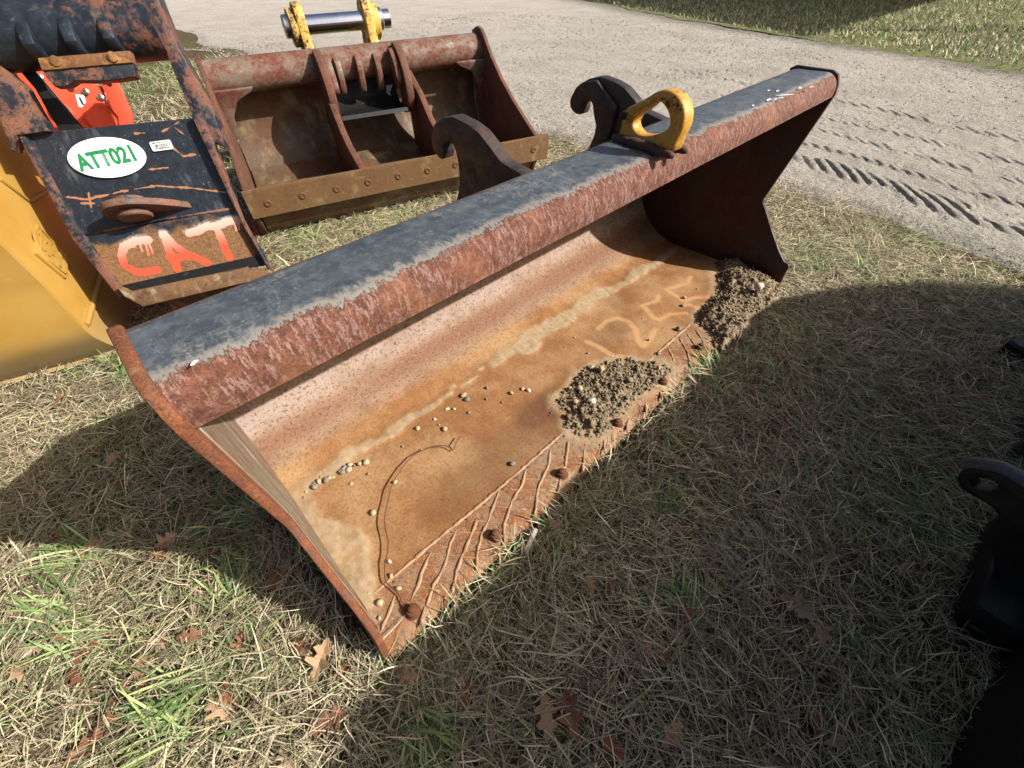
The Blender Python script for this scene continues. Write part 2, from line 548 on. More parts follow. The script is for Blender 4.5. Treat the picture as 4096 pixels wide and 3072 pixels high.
def m_shell():
    m = MT('orange_rust_shell')
    wall = m.attr('wall'); dirt = m.attr('dirt'); spray = m.attr('spray'); stain = m.attr('stain'); weld = m.attr('weldzone')
    n0 = m.noise(2.4, 6, .65); n1 = m.noise(14, 8, .75); sp = m.noise(110, 5, .7); sp2 = m.noise(55, 4, .7); sp3 = m.noise(240, 3, .6)
    floor = m.mix(m.ramp(n1, .36, .66), lin('#77512f'), lin('#8b6340'))
    floor = m.mix(m.ramp(n0, .42, .62, 0, .7), floor, lin('#a08460'))
    floor = m.mix(m.ramp(sp, .50, .60, 0, .5), floor, lin('#66422a'))
    floor = m.mix(m.ramp(sp3, .55, .68, 0, .45), floor, lin('#a08464'))
    wallc = m.mix(m.ramp(n1, .36, .66), lin('#735b49'), lin('#876d57'))
    wallc = m.mix(m.ramp(m.math('ADD', m.attr('pale'), m.math('MULTIPLY', m.math('SUBTRACT', n1, .5), 1.1)), .35, 1.0, 0, .6), wallc, lin('#938780'))
    wallc = m.mix(m.ramp(m.math('ADD', m.attr('purp'), m.math('MULTIPLY', m.math('SUBTRACT', n1, .5), 1.3)), .35, .95, 0, .7), wallc, lin('#684433'))
    wallc = m.mix(m.ramp(sp, .53, .60, 0, .7), wallc, lin('#51351f'))
    wallc = m.mix(m.ramp(sp3, .56, .68, 0, .4), wallc, lin('#a8937c'))
    wallc = m.mix(m.ramp(sp2, .72, .75, 0, .5), wallc, lin('#b4a68e'))
    col = m.mix(m.ramp(m.math('ADD', wall, m.math('MULTIPLY', m.math('SUBTRACT', n1, .5), .5)), .2, .8), floor, wallc)
    col = m.mix(m.math('MULTIPLY', m.math('MULTIPLY', stain, m.ramp(n1, .3, .6, .5, 1)), .75), col, lin('#4b3023'))
    wz = m.mix(m.ramp(n1, .4, .6), lin('#7a4c2e'), lin('#85705c'))
    wz = m.mix(m.ramp(sp2, .52, .60, 0, .7), wz, lin('#453833'))
    wz = m.mix(m.ramp(sp3, .55, .66, 0, .6), wz, lin('#b09674'))
    col = m.mix(m.math('MULTIPLY', weld, .75), col, wz)
    sn = m.ramp(m.math('ADD', spray, m.math('MULTIPLY', m.math('SUBTRACT', sp, .5), 2.2)),   .3, 1.0, 0, .6)
    col = m.mix(sn, col, m.mix(m.ramp(n1, .52, .68), lin('#b68e63'), lin('#ad6c4a')))
    dn = m.ramp(m.math('ADD', dirt, m.math('ADD', m.math('MULTIPLY', m.math('SUBTRACT', n1, .5), .9), m.math('MULTIPLY', m.math('SUBTRACT', sp, .5), .8))), .25, .95, 0, .75)
    dc = m.mix(m.ramp(sp2, .35, .65), lin('#8f7d60'), lin('#a39278'))
    col = m.mix(dn, col, dc)
    m.bump(sp, .45, .0015); m.bump(sp3, .3, .001)
    return m.done(col, .85, 0, .2)
M_SHELL = m_shell()

# ------------------------------------------------------------------ ground
def ground_z(x, y):
    x = np.asarray(x, float); y = np.asarray(y, float)
    r = .03 * (fbm(x * .9 + 5, y * .9 + 3, 3, 3) - .5) + .012 * (fbm(x * 5, y * 5, 9, 2) - .5)
    return (r - .012) * sstep(14, 6, np.hypot(x, y))

def road_edge(y):
    """x of the near road edge"""
    y = np.asarray(y, float)
    return 2.98 + .10 * np.sin(y * .9 + 1) + .35 * (fbm(y * 1.2, y * 0 + 2, 5, 3) - .5) - .3 * sstep(-.2, -1.0, y)

def far_edge(y):
    y = np.asarray(y, float)
    return 8.55 + .38 * y + .012 * y * y + .5 * (fbm(y * .7, y * 0 + 9, 6, 3) - .5)

def m_ground():
    m = MT('soil_and_thatch')
    n = m.noise(5, 8, .7); f = m.noise(140, 4, .7, stretch=(1, .5, 1)); g = m.noise(1.1, 5, .6)
    col = m.mix(m.ramp(n, .35, .68), lin('#2b231b'), lin('#4a3f2e'))
    col = m.mix(m.ramp(f, .45, .62, 0, .8), col, lin('#6e6248'))
    col = m.mix(m.ramp(g, .48, .62, 0, .35), col, lin('#4c5a30'))
    m.bump(f, .7, .012); m.bump(n, .5, .02)
    return m.done(col, .95, 0, .1)
def m_far():
    m = MT('far_lawn')
    n = m.noise(1.4, 7, .7); f = m.noise(45, 5, .75); p = m.noise(9, 5, .7, stretch=(1, .4, 1))
    col = m.mix(m.ramp(n, .36, .62), lin('#6a6350'), lin('#636a42'))
    col = m.mix(m.ramp(f, .44, .62, 0, .7), col, lin('#85875c'))
    col = m.mix(m.ramp(p, .56, .66, 0, .7), col, lin('#3c3626'))
    m.bump(f, .9, .03)
    return m.done(col, .95, 0, .1)
def m_road():
    m = MT('pale_gravel')
    n = m.noise(1.2, 6, .6); g = m.noise(95, 5, .75); g2 = m.noise(260, 3, .7); tr = m.noise(5, 5, .6, stretch=(1, .12, 1))
    col = m.mix(m.ramp(n, .35, .68), lin('#a9a297'), lin('#b8b1a5'))
    col = m.mix(m.ramp(tr, .42, .62, 0, .2), col, lin('#c0baae'))
    col = m.mix(m.ramp(g, .50, .60, 0, .6), col, lin('#756a5d'))
    col = m.mix(m.ramp(m.noise(30, 6, .8), .58, .70, 0, .45), col, lin('#857b6d'))
    col = m.mix(m.ramp(g2, .55, .68, 0, .6), col, lin('#cdc7bb'))
    x = m.xyz()
    d = m.math('ADD', m.attr('edge'), m.math('MULTIPLY', m.math('SUBTRACT', m.noise(8, 6, .7), .5), 1.0))
    col = m.mix(m.ramp(d, .3, .8, 0, .75), col, lin('#6c6860'))
    m.bump(g, 1.0, .02); m.bump(g2, .8, .008); m.bump(m.noise(22, 5, .7), .9, .04)
    return m.done(col, .95, 0, .15)
M_GROUND, M_FAR, M_ROAD = m_ground(), m_far(), m_road()

def build_ground():
    # one sheet reaching the horizon: fine near, coarse far
    xs = np.concatenate([[-300, -120, -40, -15, -6], np.arange(-3, 4.6, .05), [5, 6, 8, 11, 16, 25, 50, 120, 300]])
    ys = np.concatenate([[-300, -120, -40, -15, -6], np.arange(-3, 4.6, .05), [5, 6, 8, 11, 16, 25, 50, 120, 300]])
    X, Y = np.meshgrid(xs, ys, indexing='ij')
    V = np.stack([X, Y, ground_z(X, Y)], -1)
    me, _ = grid_mesh(V, len(xs), len(ys))
    o = obj('ground', me, M_GROUND, smooth=180); o['kind'] = 'structure'
    # road: rows along y, columns across
    ys = np.concatenate([np.linspace(-30, -2, 30), np.concatenate([np.arange(-1.6, .8, .014), np.arange(.82, 4.2, .03)]), np.linspace(4.3, 12, 120), np.linspace(12.5, 60, 60)])
    t = np.concatenate([np.linspace(0, .5, 230), np.linspace(.505, 1, 90)])
    Yg, T = np.meshgrid(ys, t, indexing='ij')
    a = road_edge(Yg); b = far_edge(Yg)
    Xg = a + (b - a) * T
    Z = .020 * (fbm(Xg * 9, Yg * 9, 21, 5) - .5) + .03 * (fbm(Xg * 1.3, Yg * .7, 22, 3) - .5) + .006
    # tyre tread: two rows of lug marks running along the road near its edge
    for xc, ph, amp, per, wd in ((3.70, 0, .022, .105, .11), (4.05, .5, .014, .09, .035), (4.45, .2, .010, .1, .05), (4.85, .6, .009, .1, .05), (5.5, .6, .010, .12, .06)):
        xl = xc + .22 * Yg + .03 * np.sin(Yg * 3)
        w = np.exp(-((Xg - xl) / wd) ** 4)
        cell = ((Yg - (Xg - xl)) / per + ph + .25 * (fbm(Xg * 3, Yg * 3, 33, 2) - .5)) % 1.0
        lug = sstep(.08, .2, cell) * sstep(.5, .36, cell) * (.4 + 1.1 * fbm(Xg * 22, Yg * 22, 35, 3))
        on = sstep(.30, .42, fbm(Xg * 5, Yg * 5, 31, 2)) * sstep(.62, .2, Yg - (Xg - 3.7) * 1.1)
        Z = Z - amp * w * lug * on + .45 * amp * w * on * (1 - lug)
    Z = Z + .006 - .045 * sstep(.05, 0, T) - .02 * sstep(.97, 1, T)
    V = np.stack([Xg, Yg, Z], -1)
    me, _ = grid_mesh(V, len(ys), len(t))
    fattr(me, 'edge', (sstep(.80, 1.0, T) * .8 + sstep(.09, 0, T) * .6))
    o = obj('gravel_road', me, M_ROAD, smooth=180); o['kind'] = 'structure'
    # lawn beyond
    t = np.concatenate([np.linspace(0, .15, 20), np.linspace(.17, 1, 20)])
    ys = np.concatenate([np.linspace(-60, -3, 20), np.arange(-2.5, 13, .1), np.linspace(14, 120, 20)])
    Yg, T = np.meshgrid(ys, t, indexing='ij')
    Xg = far_edge(Yg) - .12 + T * 60
    Z = .012 + .05 * (fbm(Xg * 2, Yg * 2, 41, 3) - .4) * sstep(0, .01, T)
    me, _ = grid_mesh(np.stack([Xg, Yg, Z], -1), len(ys), len(t))
    o = obj('lawn', me, M_FAR, smooth=180); o['kind'] = 'structure'
build_ground()

def build_gravel():
    r = np.random.default_rng(5)
    n = 46000
    y = r.uniform(-1.2, 11, n); x = road_edge(y) - .15 + 7.2 * r.random(n) ** 1.5
    k = (x < far_edge(y)) & (r.random(n) < .35 + .8 * fbm(x * 2, y * 2, 65, 3)); x, y = x[k], y[k]; n = len(x)
    sz = (.0014 + .0050 * r.random(n) ** 6) * (1 + .16 * np.hypot(x - 3, y))
    O = np.array([(1, 0, 0), (-1, 0, 0), (0, 1, 0), (0, -1, 0), (0, 0, 1), (0, 0, -1)], float)
    Fo = np.array([(0, 2, 4), (2, 1, 4), (1, 3, 4), (3, 0, 4), (2, 0, 5), (1, 2, 5), (3, 1, 5), (0, 3, 5)])
    a = r.uniform(0, 6.28, n); ca, sa = np.cos(a)[:, None], np.sin(a)[:, None]
    V = O[None] * r.uniform(.6, 1.5, (n, 6, 1)) * sz[:, None, None]
    X = V[:, :, 0] * ca - V[:, :, 1] * sa + x[:, None]; Y = V[:, :, 0] * sa + V[:, :, 1] * ca + y[:, None]
    Z = V[:, :, 2] * .8 + (.010 + .5 * sz)[:, None]
    me = fast_mesh(np.stack([X, Y, Z], -1).reshape(-1, 3), (Fo[None] + (np.arange(n) * 6)[:, None, None]).ravel(), np.full(n * 8, 3))
    o = obj('loose_gravel', me, M_ROAD); o['kind'] = 'stuff'; tag(o, 'loose gravel and small clods on the pale road', 'gravel')
build_gravel()

# ------------------------------------------------------------------ main bucket
L = 2.13
XI = 0.026                                     # inner face of the left side plate
ZF = 0.018                                     # top of the floor
bucket = thing('loader_bucket', 'long wide rusty bucket with grey top and yellow lifting hook, dirt on its floor', 'bucket', (L / 2, .3, 0))
def xin(z):
    """inner face of the left side plate at height z: it leans outwards and its foot is bent out at the tip"""
    z = np.asarray(z, float)
    return .031 - .037 * z
# inner profile (Y, Z)
def inner_profile():
    R_ = .27; cy, cz = .53, ZF + R_
    T = np.array([.262, .742])
    d = T - np.array([cy, cz]); D = np.linalg.norm(d)
    base = math.atan2(d[1], d[0]); al = math.acos(R_ / D)
    a_end = base - al                                     # tangent point angle
    pts = [(-.012, .004), (.012, ZF)] + [(y, ZF) for y in np.linspace(.03, .53, 50)]
    for a in np.linspace(-math.pi / 2, a_end, 34)[1:]:
        pts.append((cy + R_ * math.cos(a), cz + R_ * math.sin(a)))
    p1 = np.array(pts[-1])
    for k in np.linspace(0, 1, 40)[1:]:
        pts.append(tuple(p1 * (1 - k) + T * k))
    return np.array(pts)
PROF = inner_profile()

def floor_pts(px):
    return [tuple(G(u, v, ZF)[:2]) for u, v in px]
R6 = ((1900, 1000), .6329)
R9 = ((1300, 1700), .5425)
R7 = ((400, 1250), .9042)
SPRAY = [floor_pts(zr(*R6, s)) for s in (
    [(710, 580), (780, 612), (870, 668), (965, 682)],
    [(778, 500), (830, 450), (900, 430), (968, 450), (1018, 500), (1030, 570), (1060, 608), (1100, 572), (1140, 500)],
    [(1162, 290), (1150, 322), (1058, 350), (1130, 430), (1170, 440), (1230, 405), (1330, 400)],
    [(1362, 170), (1340, 210), (1208, 250), (1270, 290), (1320, 322), (1390, 300), (1470, 300)],
    [(1300, 352), (1350, 345), (1420, 372)])]
PILE = [floor_pts(zr(*R6, s)) for s in (
    [(640, 790), (600, 870), (500, 920), (510, 985), (570, 1040), (545, 1110), (610, 1160), (700, 1195), (800, 1180), (870, 1130), (960, 1020), (1010, 960), (1090, 900), (1200, 840), (1250, 770), (1180, 715), (1080, 720), (980, 690), (860, 705), (720, 745)],
    [(1500, 80), (1520, 170), (1530, 250), (1480, 320), (1400, 400), (1390, 470), (1480, 520), (1500, 590), (1560, 650), (1640, 600), (1760, 560), (1820, 440), (1900, 330), (1940, 230), (1860, 190), (1780, 130), (1640, 70)],
    [(990, 1150), (1060, 1060), (1160, 990), (1230, 920), (1310, 850), (1390, 800), (1430, 830), (1380, 900), (1290, 990), (1180, 1120), (1100, 1190), (1020, 1210)])]

def build_shell():
    nx = 430
    xs = np.linspace(XI - .004, L - XI + .004, nx)
    ns = len(PROF)
    seg = np.linalg.norm(np.diff(PROF, axis=0), axis=1); s = np.concatenate([[0], np.cumsum(seg)])
    tan = np.gradient(PROF, axis=0); tan /= np.linalg.norm(tan, axis=1)[:, None]
    nor = np.stack([-tan[:, 1], tan[:, 0]], 1)
    X = np.repeat(xs[:, None], ns, 1); S = np.repeat(s[None], nx, 0)
    x0 = xin(PROF[None, :, 1]) - .002 - .012 * np.clip(1 - PROF[None, :, 0] / .12, 0, 1) * (PROF[None, :, 1] < .1)
    X = x0 + (X - xs[0]) / (xs[-1] - xs[0]) * (L - .0085 - x0)
    Y = np.repeat(PROF[None, :, 0], nx, 0); Z = np.repeat(PROF[None, :, 1], nx, 0)
    s_bend = s[52]
    wall = sstep(s_bend + .02, s_bend + .16, S)
    pale = np.exp(-((S - (s_bend + .26)) / .07) ** 2) * (.55 + .6 * fbm(X * 2.2, S * 5, 51, 3))
    purp = np.exp(-((S - (s_bend + .17)) / .055) ** 2) * (.5 + .7 * fbm(X * 2.6 + 9, S * 5, 52, 3)) + .4 * sstep(.6, .75, fbm(X * 3, S * 4, 53, 3)) * wall
    # caked silt along the bend of the floor and in the left corner
    nz = fbm(X * 9, S * 9, 54, 4)
    band = np.zeros_like(X)
    for (x0, x1, w, off) in ((.05, .52, .018, .0), (.80, 1.04, .020, .0), (1.0, 1.55, .034, -.004), (1.5, 2.1, .022, -.02), (.4, .82, .008, .0)):
        on = sstep(x0 - .03, x0 + .03, X) * sstep(x1 + .04, x1 - .04, X)
        band = np.maximum(band, on * sstep(w * 1.7, w * .5, np.abs(S - (s_bend - .012 + off) + .06 * (nz - .5))))
    corner = sdist(X, Y + 0 * S, [(0, .56), (.08, .55), (.085, .46), (.09, .40), (.13, .33), (.14, .27), (.115, .19), (.08, .13), (.05, .10), (0, .1)])
    corner = sstep(-.02, .03, corner + .06 * (nz - .5)) * (.45 + .9 * fbm(X * 30, S * 30, 63, 3)) * (S < s_bend + .05)
    puddle = np.hypot(X - 1.0, (Y - .515) * 1.5)
    band = np.maximum(band, sstep(.075, .045, puddle + .03 * (nz - .5)))
    dirt = np.clip(np.maximum(band, corner * .95), 0, 1)
    dirt = dirt * (.55 + .75 * fbm(X * 25, S * 25, 55, 3))
    dirt += .25 * sstep(.52, .7, fbm(X * 5, S * 6, 56, 4)) * (1 - wall) * sstep(.3, .5, Y)
    for p in PILE[:2]:
        dirt = np.maximum(dirt, .75 * sstep(-.06, .0, sdist(X, Y, p) + .05 * (nz - .5)) * (S < s_bend))
    dirt = np.maximum(dirt, .6 * sstep(.05, .0, Y) * sstep(.8, 1.2, X) * fbm(X * 12, S * 12, 64, 3) * (S < .2))
    spray = np.zeros_like(X)
    for p in SPRAY:
        d = dist_poly(X, Y, p) + .006 * (fbm(X * 30, S * 30, 57, 2) - .5)
        spray = np.maximum(spray, sstep(.022, .004, d) * (S < s_bend + .12))
    stain = .9 * sstep(.13, .03, np.hypot((X - .78), (Y - .27) * 1.5) + .08 * (nz - .5)) + .6 * sstep(.3, .1, np.hypot((X - .62) * .6, (Y - .20) * 2) + .14 * (nz - .5))
    stain += .55 * sstep(.12, .02, np.hypot((X - 1.28) * .5, (Y - .33) * 1.2) + .1 * (nz - .5)) + .5 * sstep(.1, .02, np.hypot(X - 1.52, (Y - .45)) + .08 * (nz - .5))
    weldz = sstep(.136, .126, Y) * (S < s_bend * .6)
    h = .005 * dirt * (.4 + 1.2 * fbm(X * 60, S * 60, 58, 2)) + .0016 * (fbm(X * 40, S * 40, 59, 3) - .5)
    lip = sstep(.03, 0, Y) * (S < .06)
    h = h - .006 * lip * fbm(X * 14, S * 3, 60, 3)
    V = np.stack([X, Y + nor[None, :, 0] * h, Z + nor[None, :, 1] * h], -1)
    # outer skin
    th = .014
    Vo = np.stack([X, Y - nor[None, :, 0] * th, np.maximum(Z - nor[None, :, 1] * th, -.004)], -1)
    q = grid_faces(nx, ns)
    xo = np.array([0, nx - 1])
    n0 = nx * ns
    sub = Vo[[0, nx - 1]].reshape(-1, 3)
    qo = []
    for j in range(ns - 1):
        qo.append((n0 + j, n0 + j + 1, n0 + ns + j + 1, n0 + ns + j))
    VV = np.concatenate([V.reshape(-1, 3), sub])
    # front lip closing strip
    loops = np.concatenate([q.ravel(), np.array(qo).ravel()])
    sizes = np.full(len(q) + len(qo), 4)
    strip = [i * ns for i in range(nx)]
    ng = strip + [n0 + ns, n0]
    loops = np.concatenate([loops, ng]); sizes = np.concatenate([sizes, [len(ng)]])
    me = fast_mesh(VV, loops, sizes)
    pad = np.zeros(len(sub))
    for n, a in (('wall', wall), ('pale', pale), ('purp', purp), ('dirt', dirt), ('spray', spray), ('stain', np.clip(stain, 0, 1)), ('weldzone', weldz)):
        fattr(me, n, np.concatenate([a.ravel(), pad]))
    obj('shell', me, M_SHELL, bucket, smooth=40, label='orange rusted floor and pinkish back wall of the bucket')
build_shell()

def shear(me, sg):
    if sg > 0:
        for v in me.vertices:
            v.co.x += float(xin(v.co.z)) - .022 - .016 * max(0, 1 - v.co.z / .12) * max(0, 1 - v.co.y / .12)
    return me

def build_side(x0, th, mat, label):
    R5 = [(3118, 1141), (3140, 1098), (3158, 1066), (3155, 1054), (3139, 1044), (3118, 1000), (3090, 920), (3066, 840), (3055, 812), (3056, 797)]
    front = [tuple(onp(q, (L, 0, 0), (1, 0, 0))[1:]) for q in R5]
    front[0] = (0.0, -.002)
    top = [(.103, .735), (.106, .765), (.118, .792), (.140, .803), (.265, .806), (.283, .795)]
    back = []
    tan = np.gradient(PROF, axis=0); tan /= np.linalg.norm(tan, axis=1)[:, None]
    for i in range(len(PROF) - 1, 50, -2):
        back.append((PROF[i][0] + tan[i][1] * .026, PROF[i][1] - tan[i][0] * .026))
    loop = front + top + [(b[0], max(b[1], -.004)) for b in back] + [(.53, -.004), (.2, -.004)]
    me = plate([loop], (x0, 0, 0), (0, 1, 0), (0, 0, 1), th, .003, center=False)
    shear(me, 1 if x0 < 1 else -1)
    return obj('side_plate', me, mat, bucket, smooth=35, label=label)
sp_left = build_side(0.006, .016, M_SIDE, 'left side plate with bright rust and a worn grey inner face')
build_side(L - .009, .016, M_SIDER, 'right side plate, its shaded inner face coloured dark brown')

_ln = [(.135, .715), (.26, .715)] + [(float(PROF[i][0] - .0), float(PROF[i][1])) for i in range(len(PROF) - 4, 52, -3)] + [(.4, ZF), (.06, ZF), (.055, .13), (.13, .235), (.225, .335), (.205, .45)]
obj('worn_inner_face', shear(plate([_ln], (.0232, 0, 0), (0, 1, 0), (0, 0, 1), .0026, .0004), 1), M_LINER, sp_left, label='worn grey and tan inner face of the left side plate')

def build_cover():
    r = .050
    pts = [(.268, .733), (.270, .790), (.264, .7965), (.250, .7975), (.22, .7975), (.19, .7975), (.158, .7975)]
    for a in np.linspace(90, 188, 14)[1:]:
        pts.append((.158 + r * math.cos(math.radians(a)), .7475 + r * math.sin(math.radians(a))))
    pts += [(.1085, .729), (.116, .7255), (.15, .7265)]
    pts = np.array(pts)
    nx = 200
    xs = np.linspace(.0015, L - .0085, nx)
    n = len(pts)
    V = np.zeros((nx, n, 3)); V[:, :, 0] = xs[:, None]; V[:, :, 1] = pts[None, :, 0]; V[:, :, 2] = pts[None, :, 1]
    wob = .0016 * (fbm(xs[:, None] * 5, np.arange(n)[None] * .3, 61, 3) - .5)
    V[:, :, 2] += wob
    q = []
    for i in range(nx - 1):
        for k in range(n):
            a = i * n + k; b = i * n + (k + 1) % n
            q.append((a, b, b + n, a + n))
    q = np.array(q)
    me = fast_mesh(V.reshape(-1, 3), q.ravel(), np.full(len(q), 4))
    bm = bmesh.new(); bm.from_mesh(me); bmesh.ops.recalc_face_normals(bm, faces=bm.faces); bm.to_mesh(me); bm.free()
    prof_r = np.interp(pts[:, 0], [.105, .112, .130, .150, .175, .27], [.92, .82, .58, .27, .0, -.15])
    prof_r[pts[:, 1] < .735] = 1.0
    fattr(me, 'rust', np.tile(prof_r, nx))
    obj('top_rail', me, M_COVER, bucket, smooth=50, label='grey painted rail along the top with rust red rounded front edge')
build_cover()

# paint flecks and weld beads on the bucket
def fleck(u, v, z, ln, w, ang, mat, parent):
    c = G(u, v, z)
    n = 9; pts = []
    for k in range(n):
        a = 2 * math.pi * k / n; r = 1 + .5 * (random.random() - .5)
        x, y = ln / 2 * math.cos(a) * r, w / 2 * math.sin(a) * r
        pts.append((c[0] + x * math.cos(ang) - y * math.sin(ang), c[1] + x * math.sin(ang) + y * math.cos(ang), z + .0012))
    return mk(pts, [tuple(range(n))])
for (u, v, ln, w, ang) in ((3075, 363, .022, .006, .1), (3110, 365, .022, .008, .2), (3140, 381, .062, .007, -.6), (3125, 392, .02, .006, 1.3),
                           (3074, 400, .032, .006, .1), (3102, 398, .016, .005, 0), (3200, 352, .024, .008, .4), (3247, 349, .018, .006, -.3), (3012, 423, .014, .005, 0),
                           (779, 1453, .012, .006, .5)):
    obj('paint_fleck', fleck(u, v, .7982, ln, w, ang, M_WHITE, bucket), M_WHITE, bucket)

def bead(px, r, name='weld_bead', step=.012):
    P = [np.array([*p, ZF - .0014]) for p in floor_pts(px)]
    out = []
    for a, b in zip(P[:-1], P[1:]):
        n = max(2, int(np.linalg.norm(b - a) / step))
        out += [a + (b - a) * k / n for k in range(n)]
    out.append(P[-1])
    out = np.array(out)
    out[:, 0] += .0015 * np.array([random.uniform(-1, 1) for _ in out]); out[:, 1] += .0015 * np.array([random.uniform(-1, 1) for _ in out])
    rr = r * (1 + .34 * np.array([random.uniform(-1, 1) for _ in out]))
    rr[0] *= .6; rr[-1] *= .6
    return tube(out, rr, 7)
M_BEAD = rusty('hard_facing_bead', lin('#94785a'), lin('#a38a6c'), lin('#7d5a3e'), lin('#8f6e50'), .5, 30, .15)
# long bead parallel to the lip
lp = [(x, .133 + .002 * math.sin(x * 9) + random.uniform(-.001, .001), ZF - .0018) for x in np.linspace(XI + .01, 2.02, 220)]
obj('weld_bead', tube(lp, [.0056 * (1 + .3 * random.uniform(-1, 1)) for _ in lp], 7), M_BEAD, bucket, smooth=180)
for s in ([(520, 1245), (470, 1390), (410, 1520)], [(780, 945), (720, 1070), (680, 1190), (635, 1300)], [(965, 775), (915, 900), (880, 1040), (800, 1180), (745, 1330)],
          [(735, 1340), (700, 1490)], [(1125, 690), (1060, 850), (1015, 960), (960, 1120), (935, 1245)], [(1280, 490), (1210, 690), (1160, 800), (1120, 930), (1115, 1070)],
          [(1480, 330), (1450, 440), (1380, 560), (1320, 740), (1320, 900)], [(1662, 180), (1650, 290), (1570, 470), (1545, 680)], [(1810, 60), (1785, 190), (1770, 310)],
          [(1738, 395), (1720, 490)], [(1925, 75), (1900, 350)], [(2055, 90), (2065, 200)]):
    obj('weld_bead', bead(zr(*R9, s), .0046), M_BEAD, bucket, smooth=180)
for s in ([(1222, 620), (1252, 690), (1282, 800)], [(1292, 560), (1345, 650), (1362, 745)], [(1335, 525), (1420, 640), (1440, 690)], [(1392, 500), (1490, 650)],
          [(1160, 870), (1182, 945)], [(1082, 930), (1080, 1030)], [(968, 1060), (962, 1140)]):
    obj('weld_bead', bead(zr(*R6, s), .0042), M_BEAD, bucket, smooth=180)
thin = []
for k in range(30):
    x0 = .10 + k * .062 + random.uniform(-.012, .012)
    y0 = .125; x1 = x0 + random.uniform(.055, .075) * 1.25; y1 = .02 + random.uniform(0, .02)
    n = 12
    pts = [(x0 + (x1 - x0) * t + random.uniform(-.001, .001), y0 + (y1 - y0) * t, ZF - .0006) for t in np.linspace(0, 1, n)]
    thin.append(tube(pts, [.0022 * (1 + .3 * random.uniform(-1, 1)) for _ in pts], 6))
o = obj('thin_weld_bead', joined(thin), M_BEAD, bucket, smooth=180)
o['kind'] = 'stuff'
# nuts on bolt studs
for u, v in zr(*R9, [(640, 1362), (1255, 800), (1748, 345)]) + zr(*R6, [(905, 1082), (1192, 822), (1432, 602)]):
    c = G(u, v, ZF + .014)
    prof = [(-.006, .020), (.0, .020), (.001, .0165), (.010, .016), (.015, .0135), (.016, .009), (.020, .0085), (.0215, .006)]
    me = lathe((c[0], c[1], ZF), (0, 0, 1), prof, 12)
    obj('bolt_nut', me, M_NUT, bucket, smooth=40)

# coupler hooks on the back
HK = zr((1700, 250), .5425, [(815, 805), (640, 700), (560, 590), (480, 490), (400, 430), (290, 375), (215, 385), (150, 430), (125, 540), (135, 610), (165, 660), (195, 690), (215, 685), (222, 640), (215, 595), (225, 570), (255, 558), (285, 575), (305, 620), (320, 690), (330, 790), (330, 880), (315, 960), (285, 1040)])
HX = .772
hk2 = [tuple(onp(q, (HX, 0, 0), (1, 0, 0))[1:]) for q in HK]
hk2 = hk2 + [(.46, .45), (.30, .60), (.262, .74)]
hole = [(.315, .70), (.33, .715), (.355, .718), (.38, .70), (.385, .65), (.33, .64)]
def hook_plate(x, th, extra=False):
    dy = 0.0
    me = plate([round_loop(hk2, .004, 2), hole], (x - th / 2, 0, 0), (0, 1, 0), (0, 0, 1), th, .003)
    h = obj('coupler_hook', me, M_DARK, bucket, smooth=40, label='dark steel coupler hook on the back')
    if extra:
        sub = [p for p in hk2[5:20]]
        cx = np.mean([p[0] for p in sub]); cy = np.mean([p[1] for p in sub])
        sub = [(cx + (p[0] - cx) * .93, cy + (p[1] - cy) * .9) for p in sub] + [(.475, .70), (.445, .71), (.43, .80)]
        me = plate([round_loop(sub, .006, 2)], (x - th - .008, 0, 0), (0, 1, 0), (0, 0, 1), .014, .003)
        obj('doubler_plate', me, M_DARK, h, smooth=40)
hook_plate(HX, .035)
hook_plate(1.315, .035, True)

# yellow weld-on lifting hook
hb0 = G(2468, 560, .797); hb1 = G(2680, 628, .797)
hd = hb1 - hb0; hd[2] = 0; hd /= np.linalg.norm(hd)
hup = np.array([0, 0, 1.0]); hn = np.cross(hd, hup)
if hn @ (CAM - hb0) < 0:
    hn = -hn
def hpz(pts):
    out = []
    for q in zr((2300, 340), .3937, pts):
        P = onp(q, hb0, hn); out.append(((P - hb0) @ hd, P[2] - .797))
    return out
outer = hpz([(440, 540), (470, 450), (490, 350), (500, 290), (540, 240), (600, 215), (680, 180), (750, 135), (830, 85), (900, 75), (980, 95), (1040, 150), (1080, 230), (1095, 320), (1080, 420), (1050, 500), (1010, 570), (975, 690), (860, 670), (640, 600)])
innr = hpz([(572, 400), (600, 335), (640, 305), (700, 265), (770, 205), (815, 162), (870, 178), (925, 245), (955, 330), (955, 405), (920, 462), (845, 500), (740, 522), (650, 512), (595, 462)])
_c = np.mean(outer, 0); outer = [((x - _c[0]) * 1.05 + _c[0], (z - _c[1]) * 1.05 + _c[1] + .002) for x, z in outer]
hk = plate([smooth_loop(outer, 1), smooth_loop(innr, 1)], hb0 - hn * .017, hd, hup, .034, .006)
lh = obj('lifting_hook', hk, M_YHOOK, bucket, smooth=50, label='yellow weld on lifting hook with chipped paint')
lat = hpz([(500, 300), (520, 255), (610, 210), (760, 140), (782, 175), (770, 205), (640, 290), (550, 350), (510, 345)])
obj('safety_latch', plate([smooth_loop(lat, 2)], hb0 + hn * .004, hd, hup, .012, .003), M_YHOOK, lh, smooth=50)
pv = hpz([(527, 302)])[0]
obj('latch_pin', lathe(hb0 + hd * pv[0] + hup * pv[1] + hn * .004, hn, [(0, .0085), (.011, .0085), (.013, .006)], 14), M_BLACK, lh, smooth=40)
wl = [hb0 + hd * t + hup * .006 for t in np.linspace(-.01, np.linalg.norm((hb1 - hb0)) + .012, 26)]
